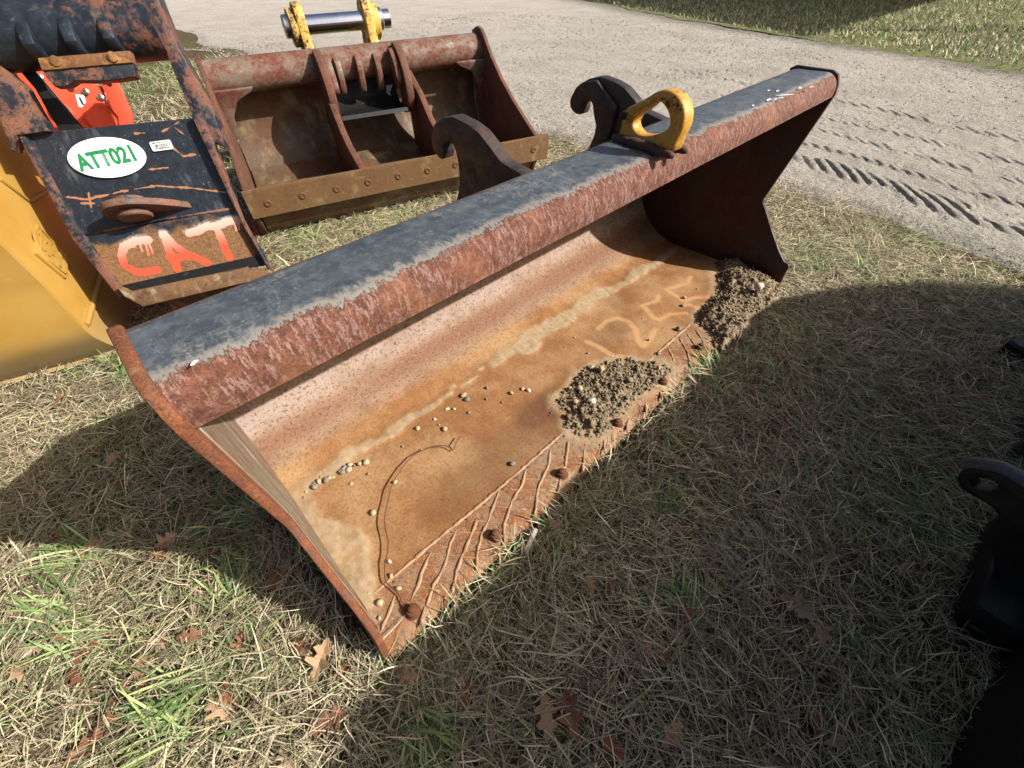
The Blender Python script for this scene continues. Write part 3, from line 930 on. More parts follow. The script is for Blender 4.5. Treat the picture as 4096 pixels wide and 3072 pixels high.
for sgn, nm in ((.006, 'weld_bead'), (-.040, 'weld_bead')):
    pth = [p + hn * sgn for p in wl]
    obj(nm, tube(pth, [.0125 * (1 + .16 * random.uniform(-1, 1)) * math.sin(math.pi * (k + .8) / (len(pth) + .6)) ** .35 for k, _ in enumerate(pth)], 8), M_WELD, lh, smooth=180)

# ------------------------------------------------------------------ dirt, pebbles, wire in and by the bucket
def m_dirt():
    m = MT('crumbly_dirt')
    n = m.noise(30, 6, .7); f = m.noise(200, 4, .7)
    col = m.mix(m.ramp(n, .35, .65), lin('#6d5f4c'), lin('#85765f'))
    col = m.mix(m.ramp(f, .5, .68, 0, .5), col, lin('#a09078'))
    m.bump(f, .8, .004)
    return m.done(col, .95, 0, .1)
M_DIRT = m_dirt()
ICO = None
def ico_base():
    bm = bmesh.new(); bmesh.ops.create_icosphere(bm, subdivisions=1, radius=1)
    V = np.array([v.co[:] for v in bm.verts]); Fc = np.array([[v.index for v in f.verts] for f in bm.faces]); bm.free()
    return V, Fc
ICO = ico_base()
def clods(cent, sizes, seed=3):
    r = np.random.default_rng(seed)
    V0, F0 = ICO; n = len(cent)
    V = V0[None] * (1 + .5 * r.standard_normal((n, len(V0), 1)).clip(-1.3, 1.4))
    V = V * (sizes[:, None, None] * r.uniform(.7, 1.25, (n, 1, 3))) + cent[:, None, :]
    Fa = (F0[None] + (np.arange(n) * len(V0))[:, None, None]).reshape(-1, 3)
    return V.reshape(-1, 3), Fa

def build_pile(poly, H, nclod, label, z0, seed, zslope=0):
    P = np.array(poly); lo = P.min(0) - .045; hi = P.max(0) + .045
    st = .0045
    xs = np.arange(lo[0], hi[0], st); ys = np.arange(lo[1], hi[1], st)
    X, Y = np.meshgrid(xs, ys, indexing='ij')
    d = sdist(X, Y, poly) + .018 * (fbm(X * 22, Y * 22, seed, 3) - .5)
    h = H * sstep(-.004, .07, d) * (.6 + .8 * fbm(X * 12, Y * 12, seed + 1, 3)) + .030 * (fbm(X * 48, Y * 48, seed + 2, 4) - .42) * sstep(-.004, .02, d)
    h = np.where(d > -.004, h, -.02)
    Z = z0 + h
    keep = (d[:-1, :-1] > -.012)
    V = np.stack([X, Y, Z], -1)
    q = grid_faces(len(xs), len(ys), keep)
    used = np.unique(q); rm = np.zeros(X.size, int); rm[used] = np.arange(len(used))
    Vg = V.reshape(-1, 3)[used]; q = rm[q]
    r = np.random.default_rng(seed)
    cx = r.uniform(lo[0], hi[0], nclod * 4); cy = r.uniform(lo[1], hi[1], nclod * 4)
    dd = sdist(cx, cy, poly)
    ok = dd > -.045 * r.random(len(cx)) ** 6
    cx, cy, dd = cx[ok][:nclod], cy[ok][:nclod], dd[ok][:nclod]
    ix = np.clip(((cx - lo[0]) / st).astype(int), 0, len(xs) - 1); iy = np.clip(((cy - lo[1]) / st).astype(int), 0, len(ys) - 1)
    cz = np.maximum(Z[ix, iy], z0)
    s = (.0012 + .0060 * r.random(len(cx)) ** 4 + .009 * (r.random(len(cx)) < .010) * r.random(len(cx))) * np.where(dd < 0, .6, 1)
    Vc, Fc = clods(np.stack([cx, cy, cz + s * .3], 1), s, seed)
    VV = np.concatenate([Vg, Vc]); loops = np.concatenate([q.ravel(), (Fc + len(Vg)).ravel()])
    sizes = np.concatenate([np.full(len(q), 4), np.full(len(Fc), 3)])
    me = fast_mesh(VV, loops, sizes)
    o = obj('dirt_pile', me, M_DIRT)
    tag(o, label, 'dirt'); o['kind'] = 'stuff'
build_pile(PILE[0], .016, 4200, 'crumbly brown dirt heap in the middle of the bucket floor', ZF, 71)
build_pile(PILE[1], .036, 4200, 'taller brown dirt heap against the far side plate of the bucket', ZF, 72)
build_pile(PILE[2], .016, 1800, 'narrow ridge of dirt just outside the bucket lip in the grass', .0, 73)

def pebble(c, s, mat, label, group, seed):
    r = np.random.default_rng(seed)
    bm = bmesh.new(); bmesh.ops.create_icosphere(bm, subdivisions=2, radius=1)
    k = r.uniform(.75, 1.25, 3); k[2] *= .75
    a = r.uniform(0, 6.28); ph = r.uniform(0, 6, 3)
    for v in bm.verts:
        x, y, z = v.co
        f = 1 + .16 * math.sin(3 * x + ph[0]) * math.cos(2.5 * y + ph[1]) + .12 * math.sin(4 * z + ph[2] + x) + r.uniform(-.05, .05)
        x, y, z = x * k[0] * f, y * k[1] * f, z * k[2] * f
        v.co = (s * (x * math.cos(a) - y * math.sin(a)), s * (x * math.sin(a) + y * math.cos(a)), s * z)
    me = bpy.data.meshes.new('pebble'); bm.to_mesh(me); bm.free()
    o = obj('pebble', me, mat, smooth=50)
    o.location = (c[0], c[1], c[2] + s * k[2] * .72)
    tag(o, label, 'stone', group)
    return o
PB = [(p, s) for p, s in zip(zr(*R7, [(1208, 884), (1178, 664), (1187, 713), (1110, 755), (1405, 511), (1525, 514), (1535, 425), (1566, 425), (1632, 441), (1608, 366), (1624, 384), (1500, 495), (1280, 1101), (1236, 1284), (1234, 1350), (1187, 1240), (1286, 1163), (1320, 1220), (1480, 470), (1338, 590), (1422, 605), (1305, 750)]),
                              [9, 11, 5, 6, 8, 9, 7, 6, 6, 10, 9, 4, 6, 12, 5, 5, 6, 7, 5, 4, 4, 7])]
PB += [(p, s) for p, s in zip(zr(*R6, [(75, 870), (230, 903), (301, 876), (338, 886), (71, 940), (172, 960), (235, 1350), (1100, 566), (868, 670), (714, 650), (630, 550), (1310, 350), (1322, 300), (1405, 243), (1060, 430), (565, 610)]),
                              [7, 9, 6, 8, 6, 5, 9, 6, 5, 5, 4, 8, 8, 4, 4, 3])]
for i, ((u, v), s) in enumerate(PB):
    c = G(u, v, ZF + .004); c[2] = ZF
    _m = random.choice([M_STONE, M_STONE, M_STONEG, M_STONEW]); _t = {M_STONE: 'tan', M_STONEG: 'grey', M_STONEW: 'whitish'}[_m]
    _w = 'near the left side plate' if c[0] < .3 else ('near the bent wire' if c[0] < .75 else ('left of the middle dirt heap' if c[0] < 1.15 else 'between the two dirt heaps'))
    pebble(c, s * .00095, _m, 'small %s pebble on the bucket floor %s' % (_t, _w), 'pebbles on the bucket floor', 100 + i)
# line of gravel bits along the bend near the left plate
for i in range(26):
    t = random.random()
    x = .055 + .19 * t + random.uniform(-.01, .01); y = .515 + .012 * math.sin(t * 5) + random.uniform(-.013, .013)
    pebble((x, y, ZF + .002), random.uniform(.0035, .0085), random.choice([M_STONE, M_STONE, M_STONEG]), 'gravel bit in the row along the bend near the left side plate', 'gravel along the bend of the bucket', 200 + i)
for i, (u, v, s, z, mat, lab) in enumerate([(*zr(*R6, [(660, 874)])[0], 12, .022, M_STONE, 'yellowish pebble at the left edge of the middle dirt heap'),
        (*zr(*R6, [(740, 958)])[0], 15, .028, M_STONEW, 'large white stone on the middle dirt heap'), (*zr(*R6, [(798, 754)])[0], 11, .026, M_STONE, 'pale round stone at the back of the middle dirt heap'),
        (*zr(*R6, [(600, 874)])[0], 8, .012, M_STONE, 'small pale pebble left of the yellowish one by the middle heap'), (*zr(*R6, [(738, 736)])[0], 8, .018, M_STONE, 'small pale stone behind the middle dirt heap'),
        (*zr(*R6, [(635, 958)])[0], 9, .02, M_STONE, 'tan stone left of the large white stone'), (*zr(*R6, [(1160, 655)])[0], 11, .004, M_STONEG, 'grey stone on the long weld bead between the heaps'),
        (*zr(*R6, [(1285, 500)])[0], 12, .004, M_STONEG, 'speckled grey stone by the long weld bead near the far heap'), (*zr(*R6, [(1790, 243)])[0], 20, .055, M_STONEW, 'largest white stone on the far dirt heap'),
        (*zr(*R6, [(1160, 745)])[0], 9, .022, M_STONE, 'brown pebble at the right end of the middle dirt heap')]):
    c = G(u, v, ZF + z); pebble(c - np.array([0, 0, .004]), s * .00095, mat, lab, None, 300 + i)

wp = zr(*R9, [(580, 1380), (572, 1310), (545, 1250), (500, 1205), (450, 1160), (440, 1110), (442, 1030), (462, 940), (466, 860), (445, 760), (438, 700), (450, 620), (470, 540), (482, 470), (520, 390), (580, 300), (650, 225), (720, 185), (800, 155), (880, 150), (915, 165), (938, 186), (955, 175), (960, 140), (985, 105), (1000, 82)])
wpts = []
for i, q in enumerate(wp):
    t = i / (len(wp) - 1); z = ZF + .004 + .016 * math.sin(math.pi * min(1, t * 1.1)) + (.012 if i > 22 else 0)
    wpts.append(G(*q, z))
wpts = [np.array(p) for p in smooth_loop(wpts, 2, closed=False)] if False else wpts
wo = obj('wire', tube(wpts, .0017, 6), M_WIRE, smooth=180)
tag(wo, 'thin bent rusty wire lying across the bucket floor', 'wire')

# ------------------------------------------------------------------ black bucket frame with the oval sign (left)
a0 = G(545, 1215, .22); b0 = G(1107, 1099, .22)
KF = .8                                         # size of the fittings on it
ce = (b0 - a0) / np.linalg.norm(b0 - a0)
caw = np.array([-ce[1], ce[0], 0])
lean = math.radians(22)
cu_ = np.array([0, 0, 1.0]) * math.cos(lean) + caw * math.sin(lean)
cn = np.cross(ce, cu_)                          # towards the camera
frame = thing('excavator_bucket', 'black and rusty bucket frame with white oval sign and sprayed letters', 'bucket', (*(a0 + ce * .3)[:2], 0))
def cs(q, o=0.0):
    P = onp(q, a0 + cn * o, cn); return ((P - a0) @ ce, (P - a0) @ cu_)
def cpt(s, t, o=0.0):
    return a0 + ce * s + cu_ * t + cn * o
R1 = ((0, 0), .5425); R2 = ((0, 700), .5425)

def m_catplate():
    m = MT('black_plate_sprayed')
    n1 = m.noise(7, 8, .68); n2 = m.noise(40, 6, .7); n3 = m.noise(150, 4, .7)
    st = m.noise(26, 5, .6, stretch=(1, 1, .12))
    pc = m.mix(m.ramp(n2, .35, .7), lin('#171b22'), lin('#23282f'))
    pc = m.mix(m.ramp(st, .55, .75, 0, .5), pc, lin('#5c6065'))
    pc = m.mix(m.ramp(n3, .62, .7, 0, .5), pc, lin('#8a8880'))
    rc = m.mix(m.ramp(n3, .38, .62), lin('#5c4027'), lin('#7c5836'))
    rc = m.mix(m.ramp(n2, .5, .7, 0, .6), rc, lin('#3b2d23'))
    v = m.math('ADD', m.attr('rust'), m.math('MULTIPLY', m.math('SUBTRACT', n1, .5), .9))
    col = m.mix(m.ramp(v, .42, .6), pc, rc)
    col = m.mix(m.ramp(m.math('ADD', m.attr('scratch'), m.math('MULTIPLY', m.math('SUBTRACT', n2, .5), .6)), .45, .6, 0, .85), col, lin('#9a6a4a'))
    hal = m.ramp(m.math('ADD', m.attr('halo'), m.math('MULTIPLY', m.math('SUBTRACT', n3, .5), .9)), .3, .9, 0, .85)
    col = m.mix(hal, col, lin('#a8a5a4'))
    sp = m.ramp(m.math('ADD', m.attr('spray'), m.math('MULTIPLY', m.math('SUBTRACT', n3, .5), .8)), .36, .6, 0, .95)
    sc = m.mix(m.attr('tone'), lin('#c2452c'), lin('#c9a596'))
    col = m.mix(sp, col, sc)
    m.bump(n3, .3, .001); m.bump(m.attr('rust'), .2, .002)
    return m.done(col, m.ramp(v, .4, .6, .38, .8), 0, .4)
M_CATPLATE = m_catplate()

def build_catplate():
    TL, TR = cs((83, 538)), cs((776, 472)); CL, CR = cs((312, 948)), cs((946, 832)); BL, BR = cs((492, 1160)), cs((1070, 1060))
    ns, nt = 220, 260
    S0, T0 = np.meshgrid(np.linspace(0, 1, ns), np.linspace(0, 1, nt), indexing='ij')
    tc = .42
    Lx = np.where(T0 < tc, BL[0] + (CL[0] - BL[0]) * T0 / tc, CL[0] + (TL[0] - CL[0]) * (T0 - tc) / (1 - tc))
    Rx = np.where(T0 < tc, BR[0] + (CR[0] - BR[0]) * T0 / tc, CR[0] + (TR[0] - CR[0]) * (T0 - tc) / (1 - tc))
    Ly = np.where(T0 < tc, BL[1] + (CL[1] - BL[1]) * T0 / tc, CL[1] + (TL[1] - CL[1]) * (T0 - tc) / (1 - tc))
    Ry = np.where(T0 < tc, BR[1] + (CR[1] - BR[1]) * T0 / tc, CR[1] + (TR[1] - CR[1]) * (T0 - tc) / (1 - tc))
    s = Lx + (Rx - Lx) * S0; t = Ly + (Ry - Ly) * S0
    o = np.where(T0 < tc, .006, 0) + .003 * (fbm(s * 4, t * 4, 81, 2) - .5)
    V = a0 + s[..., None] * ce + t[..., None] * cu_ + o[..., None] * cn
    me, _ = grid_mesh(V, ns, nt)
    rust = np.where(T0 < tc, .42 + .5 * sstep(.40, .22, T0), .1) + .35 * sstep(.05, 0, S0) + .3 * sstep(.96, 1, S0) + .3 * sstep(.97, 1, T0)
    sp = [[cs(q) for q in zr(*R2, p)] for p in (
        [(1100, 480), (1000, 487), (925, 525), (900, 595), (930, 668), (1000, 708), (1090, 712), (1165, 697)],
        [(1212, 440), (1245, 540), (1285, 620), (1310, 690)], [(1212, 440), (1290, 520), (1400, 590), (1530, 648)], [(1262, 605), (1340, 605), (1430, 598)],
        [(1400, 432), (1470, 410), (1535, 378), (1600, 385), (1680, 345), (1765, 330)], [(1605, 400), (1640, 480), (1665, 550), (1695, 610)])]
    d = np.min([dist_poly(s, t, p) for p in sp], 0)
    drips = [[cs(q) for q in zr(*R2, p)] for p in ([(985, 490), (995, 530)], [(1030, 490), (1055, 560)], [(1070, 480), (1105, 590)], [(1095, 480), (1135, 580)], [(1735, 350), (1745, 410)], [(1760, 350), (1765, 400)], [(1300, 690), (1312, 715)])]
    dd = np.min([dist_poly(s, t, p) for p in drips], 0)
    spray = np.maximum(sstep(.0172, .0084, d + .006 * (fbm(s * 40, t * 40, 83, 2) - .5)), sstep(.0048, .0016, dd))
    halo = .7 * sstep(.036, .010, d) * sstep(.15, .24, t)
    tone = sstep(.135, .245, t)
    scr = [[cs(q) for q in zr(*R1, p)] for p in ([(470, 1450), (650, 1470), (900, 1410), (1150, 1370), (1400, 1385), (1670, 1420)], [(960, 1290), (1100, 1250), (1240, 1235)], [(1280, 1090), (1350, 1150), (1440, 1140)], [(600, 1500), (740, 1500)], [(650, 1420), (680, 1560)], [(1000, 985), (1200, 970), (1330, 890)], [(1290, 940), (1420, 1040)])]
    sd = np.min([dist_poly(s, t, p) for p in scr], 0)
    for n, v in (('rust', rust), ('spray', spray), ('halo', halo), ('tone', tone), ('scratch', .75 * sstep(.008, .001, sd + .012 * (fbm(s * 45, t * 45, 82, 3) - .35)))):
        fattr(me, n, v.ravel())
    obj('face_plate', me, M_CATPLATE, frame, smooth=180, label='black scratched plate, rusted at the bottom with sprayed red letters')
    # backing so that the plate has thickness
    lp = [BL, BR, CR, TR, TL, CL]
    obj('backing_plate', plate([lp], cpt(0, 0, -.018), ce, cu_, .03, .003), M_CATLOW, frame, smooth=40)
    # raised left rim and right side plate
    rim = [cs(q) for q in [(78, 530), (112, 538), (325, 920), (345, 935), (510, 1175), (490, 1195), (300, 955)]]
    obj('side_rim', plate([rim], cpt(0, 0, .004), ce, cu_, .03, .004), M_CATRAIL, frame, smooth=40)
    # crease seam
    obj('seam', tube([cpt(*CL, .006), cpt(*cs((640, 880)), .006), cpt(*CR, .006)], .005, 6), M_CATRAIL, frame, smooth=180)
    rr = [cs(q) for q in [(776, 468), (815, 445), (850, 540), (905, 690), (985, 900), (1050, 1000), (1100, 1100), (1075, 1075), (948, 835)]]
    obj('side_rim', plate([rr], cpt(0, 0, .010), ce, cu_, .05, .004), M_CATRAIL, frame, smooth=40)
    # heel box at the bottom: dark slot, ledge and thick rusty edge
    sl_ = [cs(q) for q in zr(*R2, [(905, 812), (1900, 590), (1955, 660), (1820, 690), (1000, 850)])]
    obj('slot', plate([sl_], cpt(0, 0, .008), ce, cu_, .008, .001), M_BLACK, frame)
    ledge = [cs(q) for q in zr(*R2, [(905, 815), (990, 850), (1830, 672), (1850, 690), (2000, 690), (2040, 735), (1095, 955), (960, 880)])]
    obj('heel_ledge', plate([ledge], cpt(0, 0, .024), ce, cu_, .06, .008), M_CATLOW, frame, smooth=40)
build_catplate()
hb = extrude_profile([(.10, .20), (.12, .05), (.20, .002), (.40, .0), (.50, .10), (.52, .40), (.30, .42), (.14, .36)], a0 - np.array([0, 0, a0[2]]), caw, np.array([0, 0, 1.0]), ce, .05, .34, 3)
obj('heel_body', hb, M_CATLOW, frame, smooth=40)

def build_catframe():
    # rails from the plate up to the tube
    rr = [cs(q) for q in [(778, 470), (830, 560), (905, 590), (855, 440), (710, 175), (640, 0), (600, -110), (540, -110), (570, 0), (655, 175), (700, 290)]]
    me = plate([rr], cpt(0, 0, -.03), ce, cu_, .09, .005)
    obj('right_rail', me, M_CATRAIL, frame, smooth=40)
    lr = [cs(q) for q in [(0, 255), (110, 350), (160, 440), (215, 530), (90, 548), (70, 610), (0, 420), (-120, 200), (-120, 100)]]
    obj('left_rail', plate([lr], cpt(0, 0, .0), ce, cu_, .06, .005), M_CATRAIL, frame, smooth=40)
    # inner dark web of the left side
    w = [cs(q) for q in [(30, 258), (80, 250), (310, 520), (215, 532), (150, 430), (100, 340)]]
    obj('inner_web', plate([w], cpt(0, 0, -.06), ce, cu_, .02, .002), M_BLACK, frame)
    # torsion tube
    t0 = cs((300, 240))[1]
    r = .088
    c = t0 + r * .86
    A = cpt(-.35, c, -.02); B = cpt(cs((668, 190))[0], c, -.02)
    n = 26; pth = [A + (B - A) * k / (n - 1) for k in range(n)]
    obj('torsion_tube', tube(pth, r, 36), M_CATTUBE, frame, smooth=50)
    # gussets under the tube
    for (u0, v0, u1, v1, w) in ((105, 155, 200, 225, .040), (265, 140, 360, 215, .040), (415, 135, 500, 210, .040)):
        sA = cs((u0 + 10, v0))[0]
        prof = [(c + .02, .06), (c - .02, .082), (c - .055, .088), (t0 + .005, .076), (t0 - .02, .02), (c - .02, .02)]
        me = plate([[(b, a) for a, b in [(p[0], p[1]) for p in prof]]], cpt(sA + .025, 0, 0), cn, cu_, w * KF, .005)
        obj('gusset', me, M_CATTUBE, frame, smooth=40)
    # bolted wear bar: one face up, one face forward
    q = [cs(p, .10) for p in [(147, 230), (515, 200), (530, 250), (165, 283)]]
    obj('wear_bar', plate([q], cpt(0, 0, .08), ce, cu_, .04, .005), M_BAR, frame, smooth=40, label='orange brown bolted wear bar')
    bar = frame.children[-1]
    q = [cs(p, .092) for p in [(165, 278), (532, 246), (545, 305), (470, 318), (405, 322), (300, 322), (265, 345), (215, 345), (185, 310)]]
    obj('bar_lip', plate([q], cpt(0, 0, .072), ce, cu_, .04, .004), M_CATRAIL, bar, smooth=40)
    for p in ((222, 245), (450, 228)):
        s, t = cs(p, .10)
        obj('bolt_head', lathe(cpt(s, t, .0995), cn, [(0, .014), (.004, .014), (.006, .011)], 16), M_BAR, bar, smooth=40)
    # pivot ear with boss, standing out of the plate
    s0, t0_ = cs((560, 835))
    et = math.radians(14); en = cn * math.cos(et) + cu_ * math.sin(et); eu = np.cross(en, ce)
    eu = eu if eu @ cu_ > 0 else -eu
    ear = [(x * KF, y * KF * 1.25) for x, y in [(-.115, -.03), (-.115, .07), (-.075, .125), (-.01, .14), (.05, .125), (.13, .07), (.215, -.02)]]
    me = plate([smooth_loop(ear[:1] + ear + ear[-1:], 1)], cpt(s0, t0_ - .012, .0), ce, en, .024, .004)
    e = obj('pivot_ear', me, M_CATEAR, frame, smooth=40)
    for h0, h1, rr_ in ((.010, .034, .048), (-.032, -.010, .051)):
        me = lathe(cpt(s0 - .005, t0_ - .012, 0) + en * .048 + eu * h0, eu, [(0, rr_ * .92), (.004, rr_), (h1 - h0 - .004, rr_), (h1 - h0, rr_ * .9)], 28)
        obj('boss', me, M_CATEAR, e, smooth=40)
    # oval sign
    C_ = cs((433, 633)); rx = (cs((597, 640))[0] - cs((270, 628))[0]) / 2
    top = cs((430, 548)); bot = cs((430, 716)); ry = (top[1] - bot[1]) / 2
    ti = math.radians(-1)
    ex = ce * math.cos(ti) + cu_ * math.sin(ti); ey = np.cross(cn, ex)
    org = cpt(C_[0] + .002, (top[1] + bot[1]) / 2, .008)
    sg = obj('oval_sign', plate([circle(0, 0, rx, 56, ry)], org, ex, ey, .004, .001), M_WHITE, frame, smooth=40, label='white oval sign reading ATT021 in green')
    obj('sign_border', plate([circle(0, 0, rx * .962, 56, ry * .94), circle(0, 0, rx * .945, 56, ry * .915)], org + cn * .0026, ex, ey, .0008, .0001), M_GREENL, sg)
    tm = text_mesh('ATT021', .0655, .0026, .80)
    ti2 = math.radians(4)
    e2 = ex * math.cos(ti2) + ey * math.sin(ti2)
    obj('sign_lettering', place2d(tm, org + ey * -.002, e2, np.cross(cn, e2), .0033), M_GREEN, sg)
    for dy in (.040, -.040):
        obj('sign_rivet', lathe(org + ey * dy + ex * .004 + cn * .002, cn, [(0, .006), (.002, .005), (.003, .002)], 14), M_WHITE, sg, smooth=60)
    # bar code label
    q = [cs(p) for p in zr(*R1, [(1103, 1050), (1258, 1030), (1284, 1098), (1135, 1122)])]
    o_ = np.mean(q, 0); ex1 = np.array(q[1]) - np.array(q[0]); wl_ = np.linalg.norm(ex1); an = math.atan2(ex1[1], ex1[0])
    hl = .5 * (np.linalg.norm(np.array(q[3]) - q[0]) + np.linalg.norm(np.array(q[2]) - q[1]))
    ex2 = ce * math.cos(an) + cu_ * math.sin(an); ey2 = np.cross(cn, ex2); org2 = cpt(o_[0], o_[1], .006)
    lb = obj('barcode_label', plate([round_loop([(-wl_ / 2, -hl / 2), (wl_ / 2, -hl / 2), (wl_ / 2, hl / 2), (-wl_ / 2, hl / 2)], .006)], org2, ex2, ey2, .002, .0005), M_LABEL, frame, label='small silver barcode label')
    bars = []; x = -wl_ * .28
    while x < wl_ * .28:
        w = random.choice([.0008, .0014, .002])
        bars.append(mk([org2 + ex2 * xx + ey2 * yy + cn * .0015 for xx, yy in ((x, -hl * .14), (x + w, -hl * .14), (x + w, hl * .18), (x, hl * .18))], [(0, 1, 2, 3)]))
        x += w + random.choice([.0008, .0014, .002])
    bars.append(place2d(text_mesh('MILTON CAT', hl * .24, .0002, .95), org2 + ey2 * hl * .33 - ex2 * wl_ * .06, ex2, ey2, .0015))
    bars.append(place2d(text_mesh('MC-0000043146', hl * .22, .0002, .95), org2 - ey2 * hl * .27, ex2, ey2, .0015))
    bars.append(place2d(text_mesh('SERIAL AND ASSET TAG', hl * .10, .0, .95), org2 - ey2 * hl * .42, ex2, ey2, .0015)) if False else None
    obj('label_print', joined([b for b in bars if b]), M_INK, lb)
build_catframe()

# ------------------------------------------------------------------ grading bucket in the middle
U = ray(7017, -365); U[2] = 0; U /= np.linalg.norm(U)
VV = np.array([-U[1], U[0], 0]); ZZ = np.array([0, 0, 1.0])
A0 = G(1105, 942)
W0, W1 = -.045, 1.66
grader = thing('grading_bucket', 'wide rusty grading bucket with a bolted cutting blade and red brown top tube', 'bucket', tuple(A0 + U * .8 + VV * .3))
def gp(u, v, z):
    return A0 + U * u + VV * v + ZZ * z
def build_grader():
    # tube
    vt, zt, rt = .70, .655, .088
    pth = [gp(u, vt, zt) for u in np.linspace(W0 + .01, W1 - .01, 40)]
    obj('top_tube', tube(pth, rt, 36), M_MIDTUBE, grader, smooth=50)
    # shell: bottom lip, heel, back, up to the tube
    prof = [(-.10, .155), (-.06, .10), (.0, .02), (.08, .0), (.30, .0), (.52, .03), (.70, .11), (.80, .24), (.83, .38), (.80, .52), (.76, .62)]
    pr = smooth_loop(prof, 2, closed=False)
    p = np.array(pr); tn = np.gradient(p, axis=0); tn /= np.linalg.norm(tn, axis=1)[:, None]
    inn = p + np.stack([-tn[:, 1], tn[:, 0]], 1) * .018
    me = extrude_profile(list(map(tuple, p)) + list(map(tuple, inn[::-1])), A0, VV, ZZ, U, W0 + .02, W1 - .02, 30)
    obj('shell', me, M_MIDSHELL, grader, smooth=40, label='muddy brown curved shell')
    # inner sloping floor plate seen behind the blade
    me = extrude_profile([(-.10, .28), (-.085, .285), (.55, .10), (.70, .16), (.70, .145), (.55, .08)], A0, VV, ZZ, U, W0 + .025, W1 - .025, 8)
    obj('floor_plate', me, M_MIDSHELL, grader, smooth=40)
    # blade with bolts
    bl = [(-.112, .150), (-.128, .295), (-.108, .300), (-.092, .150)]
    me = extrude_profile(bl, A0, VV, ZZ, U, W0 - .02, W1 + .08, 24)
    bm = bmesh.new(); bm.from_mesh(me); bmesh.ops.bevel(bm, geom=[e for e in bm.edges if abs((e.verts[0].co - e.verts[1].co).normalized().dot(Vector(U))) > .9], offset=.004, segments=2, affect='EDGES'); bm.to_mesh(me); bm.free()
    bd = obj('cutting_blade', me, M_BLADE, grader, smooth=40, label='brown cutting blade with a row of bolt heads')
    bn = -VV * .995 - ZZ * .1
    for px in zr((800, 0), .678, [(400, 1200), (605, 1155), (805, 1115), (992, 1075), (1170, 1040), (1342, 1006), (1508, 972), (1968, 884)]):
        P = onp(px, gp(0, -.121, .225), VV * .994 + ZZ * .11)
        obj('bolt_head', lathe(P - bn * .003, bn, [(0, .020), (.005, .019), (.008, .012), (.005, .007)], 12), M_NUT, bd, smooth=40)
    # side plates
    def side(u, th, sgn):
        lp = [(.60, .735), (.64, .765), (.70, .775), (.78, .75), (.80, .66), (.845, .50), (.86, .36), (.82, .20), (.72, .08), (.54, .0), (.30, -.005), (.08, -.005), (0, .01), (-.075, .10), (-.105, .16), (-.105, .30), (0, .345), (.20, .44), (.36, .53), (.50, .635)]
        me = plate([lp], gp(u, 0, 0), VV, ZZ, th, .003)
        obj('side_plate', me, M_MIDEAR, grader, smooth=40)
        # corner web under the tube
        web = [(.74, .62), (.55, .60), (.56, .575), (.66, .54), (.72, .46), (.75, .36), (.79, .40)]
        uu = u + sgn * .09
        lp2 = [(0, .0), (.22, .0), (.20, -.02), (.11, -.06), (.06, -.14), (.04, -.26), (0, -.30)]
        me = plate([round_loop([(sgn * x, y) for x, y in lp2][::(1 if sgn > 0 else -1)], .012)], gp(u, .60, .61), U, ZZ * .96 + VV * -.28, .02, .003)
        obj('corner_web', me, M_MIDTUBE, grader, smooth=40)
    side(W0, .024, 1); side(W1, .024, -1)
    # pair of hooked ears in front of the tube
    ear = [(.66, .752), (.56, .735), (.48, .655), (.445, .56), (.45, .47), (.49, .405), (.56, .375), (.66, .365), (.70, .40), (.62, .43), (.60, .50), (.62, .60)]
    for u in (.575, 1.055):
        me = plate([smooth_loop(ear, 2)], gp(u, 0, 0), VV, ZZ, .046, .006)
        e = obj('coupler_ear', me, M_MIDEAR, grader, smooth=40)
        sgn = 1 if u < .8 else -1
        me = plate([smooth_loop([(.62, .735), (.545, .70), (.50, .62), (.49, .54), (.56, .52), (.62, .6)], 2)], gp(u + sgn * .042, 0, 0), VV, ZZ, .034, .005)
        obj('inner_cheek', me, M_MIDTUBE, e, smooth=40)
        # rib down the shell behind the ear
        me = plate([[(.66, .60), (.70, .60), (.70, .12), (.50, .10), (-.09, .255), (-.07, .285), (.18, .335), (.30, .39), (.44, .50)]], gp(u - .012 if u < .8 else u + .062, 0, 0), VV, ZZ, .036, .003)
        obj('rib', me, M_MIDEAR, grader, smooth=40)
    for u in (.675, .80, .915):
        g = [(.64, .71), (.585, .69), (.565, .62), (.585, .54), (.62, .50), (.66, .54)]
        me = plate([smooth_loop(g, 2)], gp(u, 0, 0), VV, ZZ, .034, .005)
        obj('gusset', me, M_MIDTUBE, grader, smooth=40)
    # coupler pocket between the ears
    pk = extrude_profile([(.47, .405), (.56, .385), (.70, .40), (.72, .46), (.70, .47), (.66, .425), (.56, .41), (.485, .425)], A0, VV, ZZ, U, .60, 1.03, 4)
    obj('coupler_pocket', pk, M_BLACK, grader, smooth=40)
    bp = extrude_profile([(.70, .42), (.72, .42), (.74, .60), (.72, .60)], A0, VV, ZZ, U, .60, 1.03, 4)
    obj('pocket_back', bp, M_BLACK, grader, smooth=40)
build_grader()

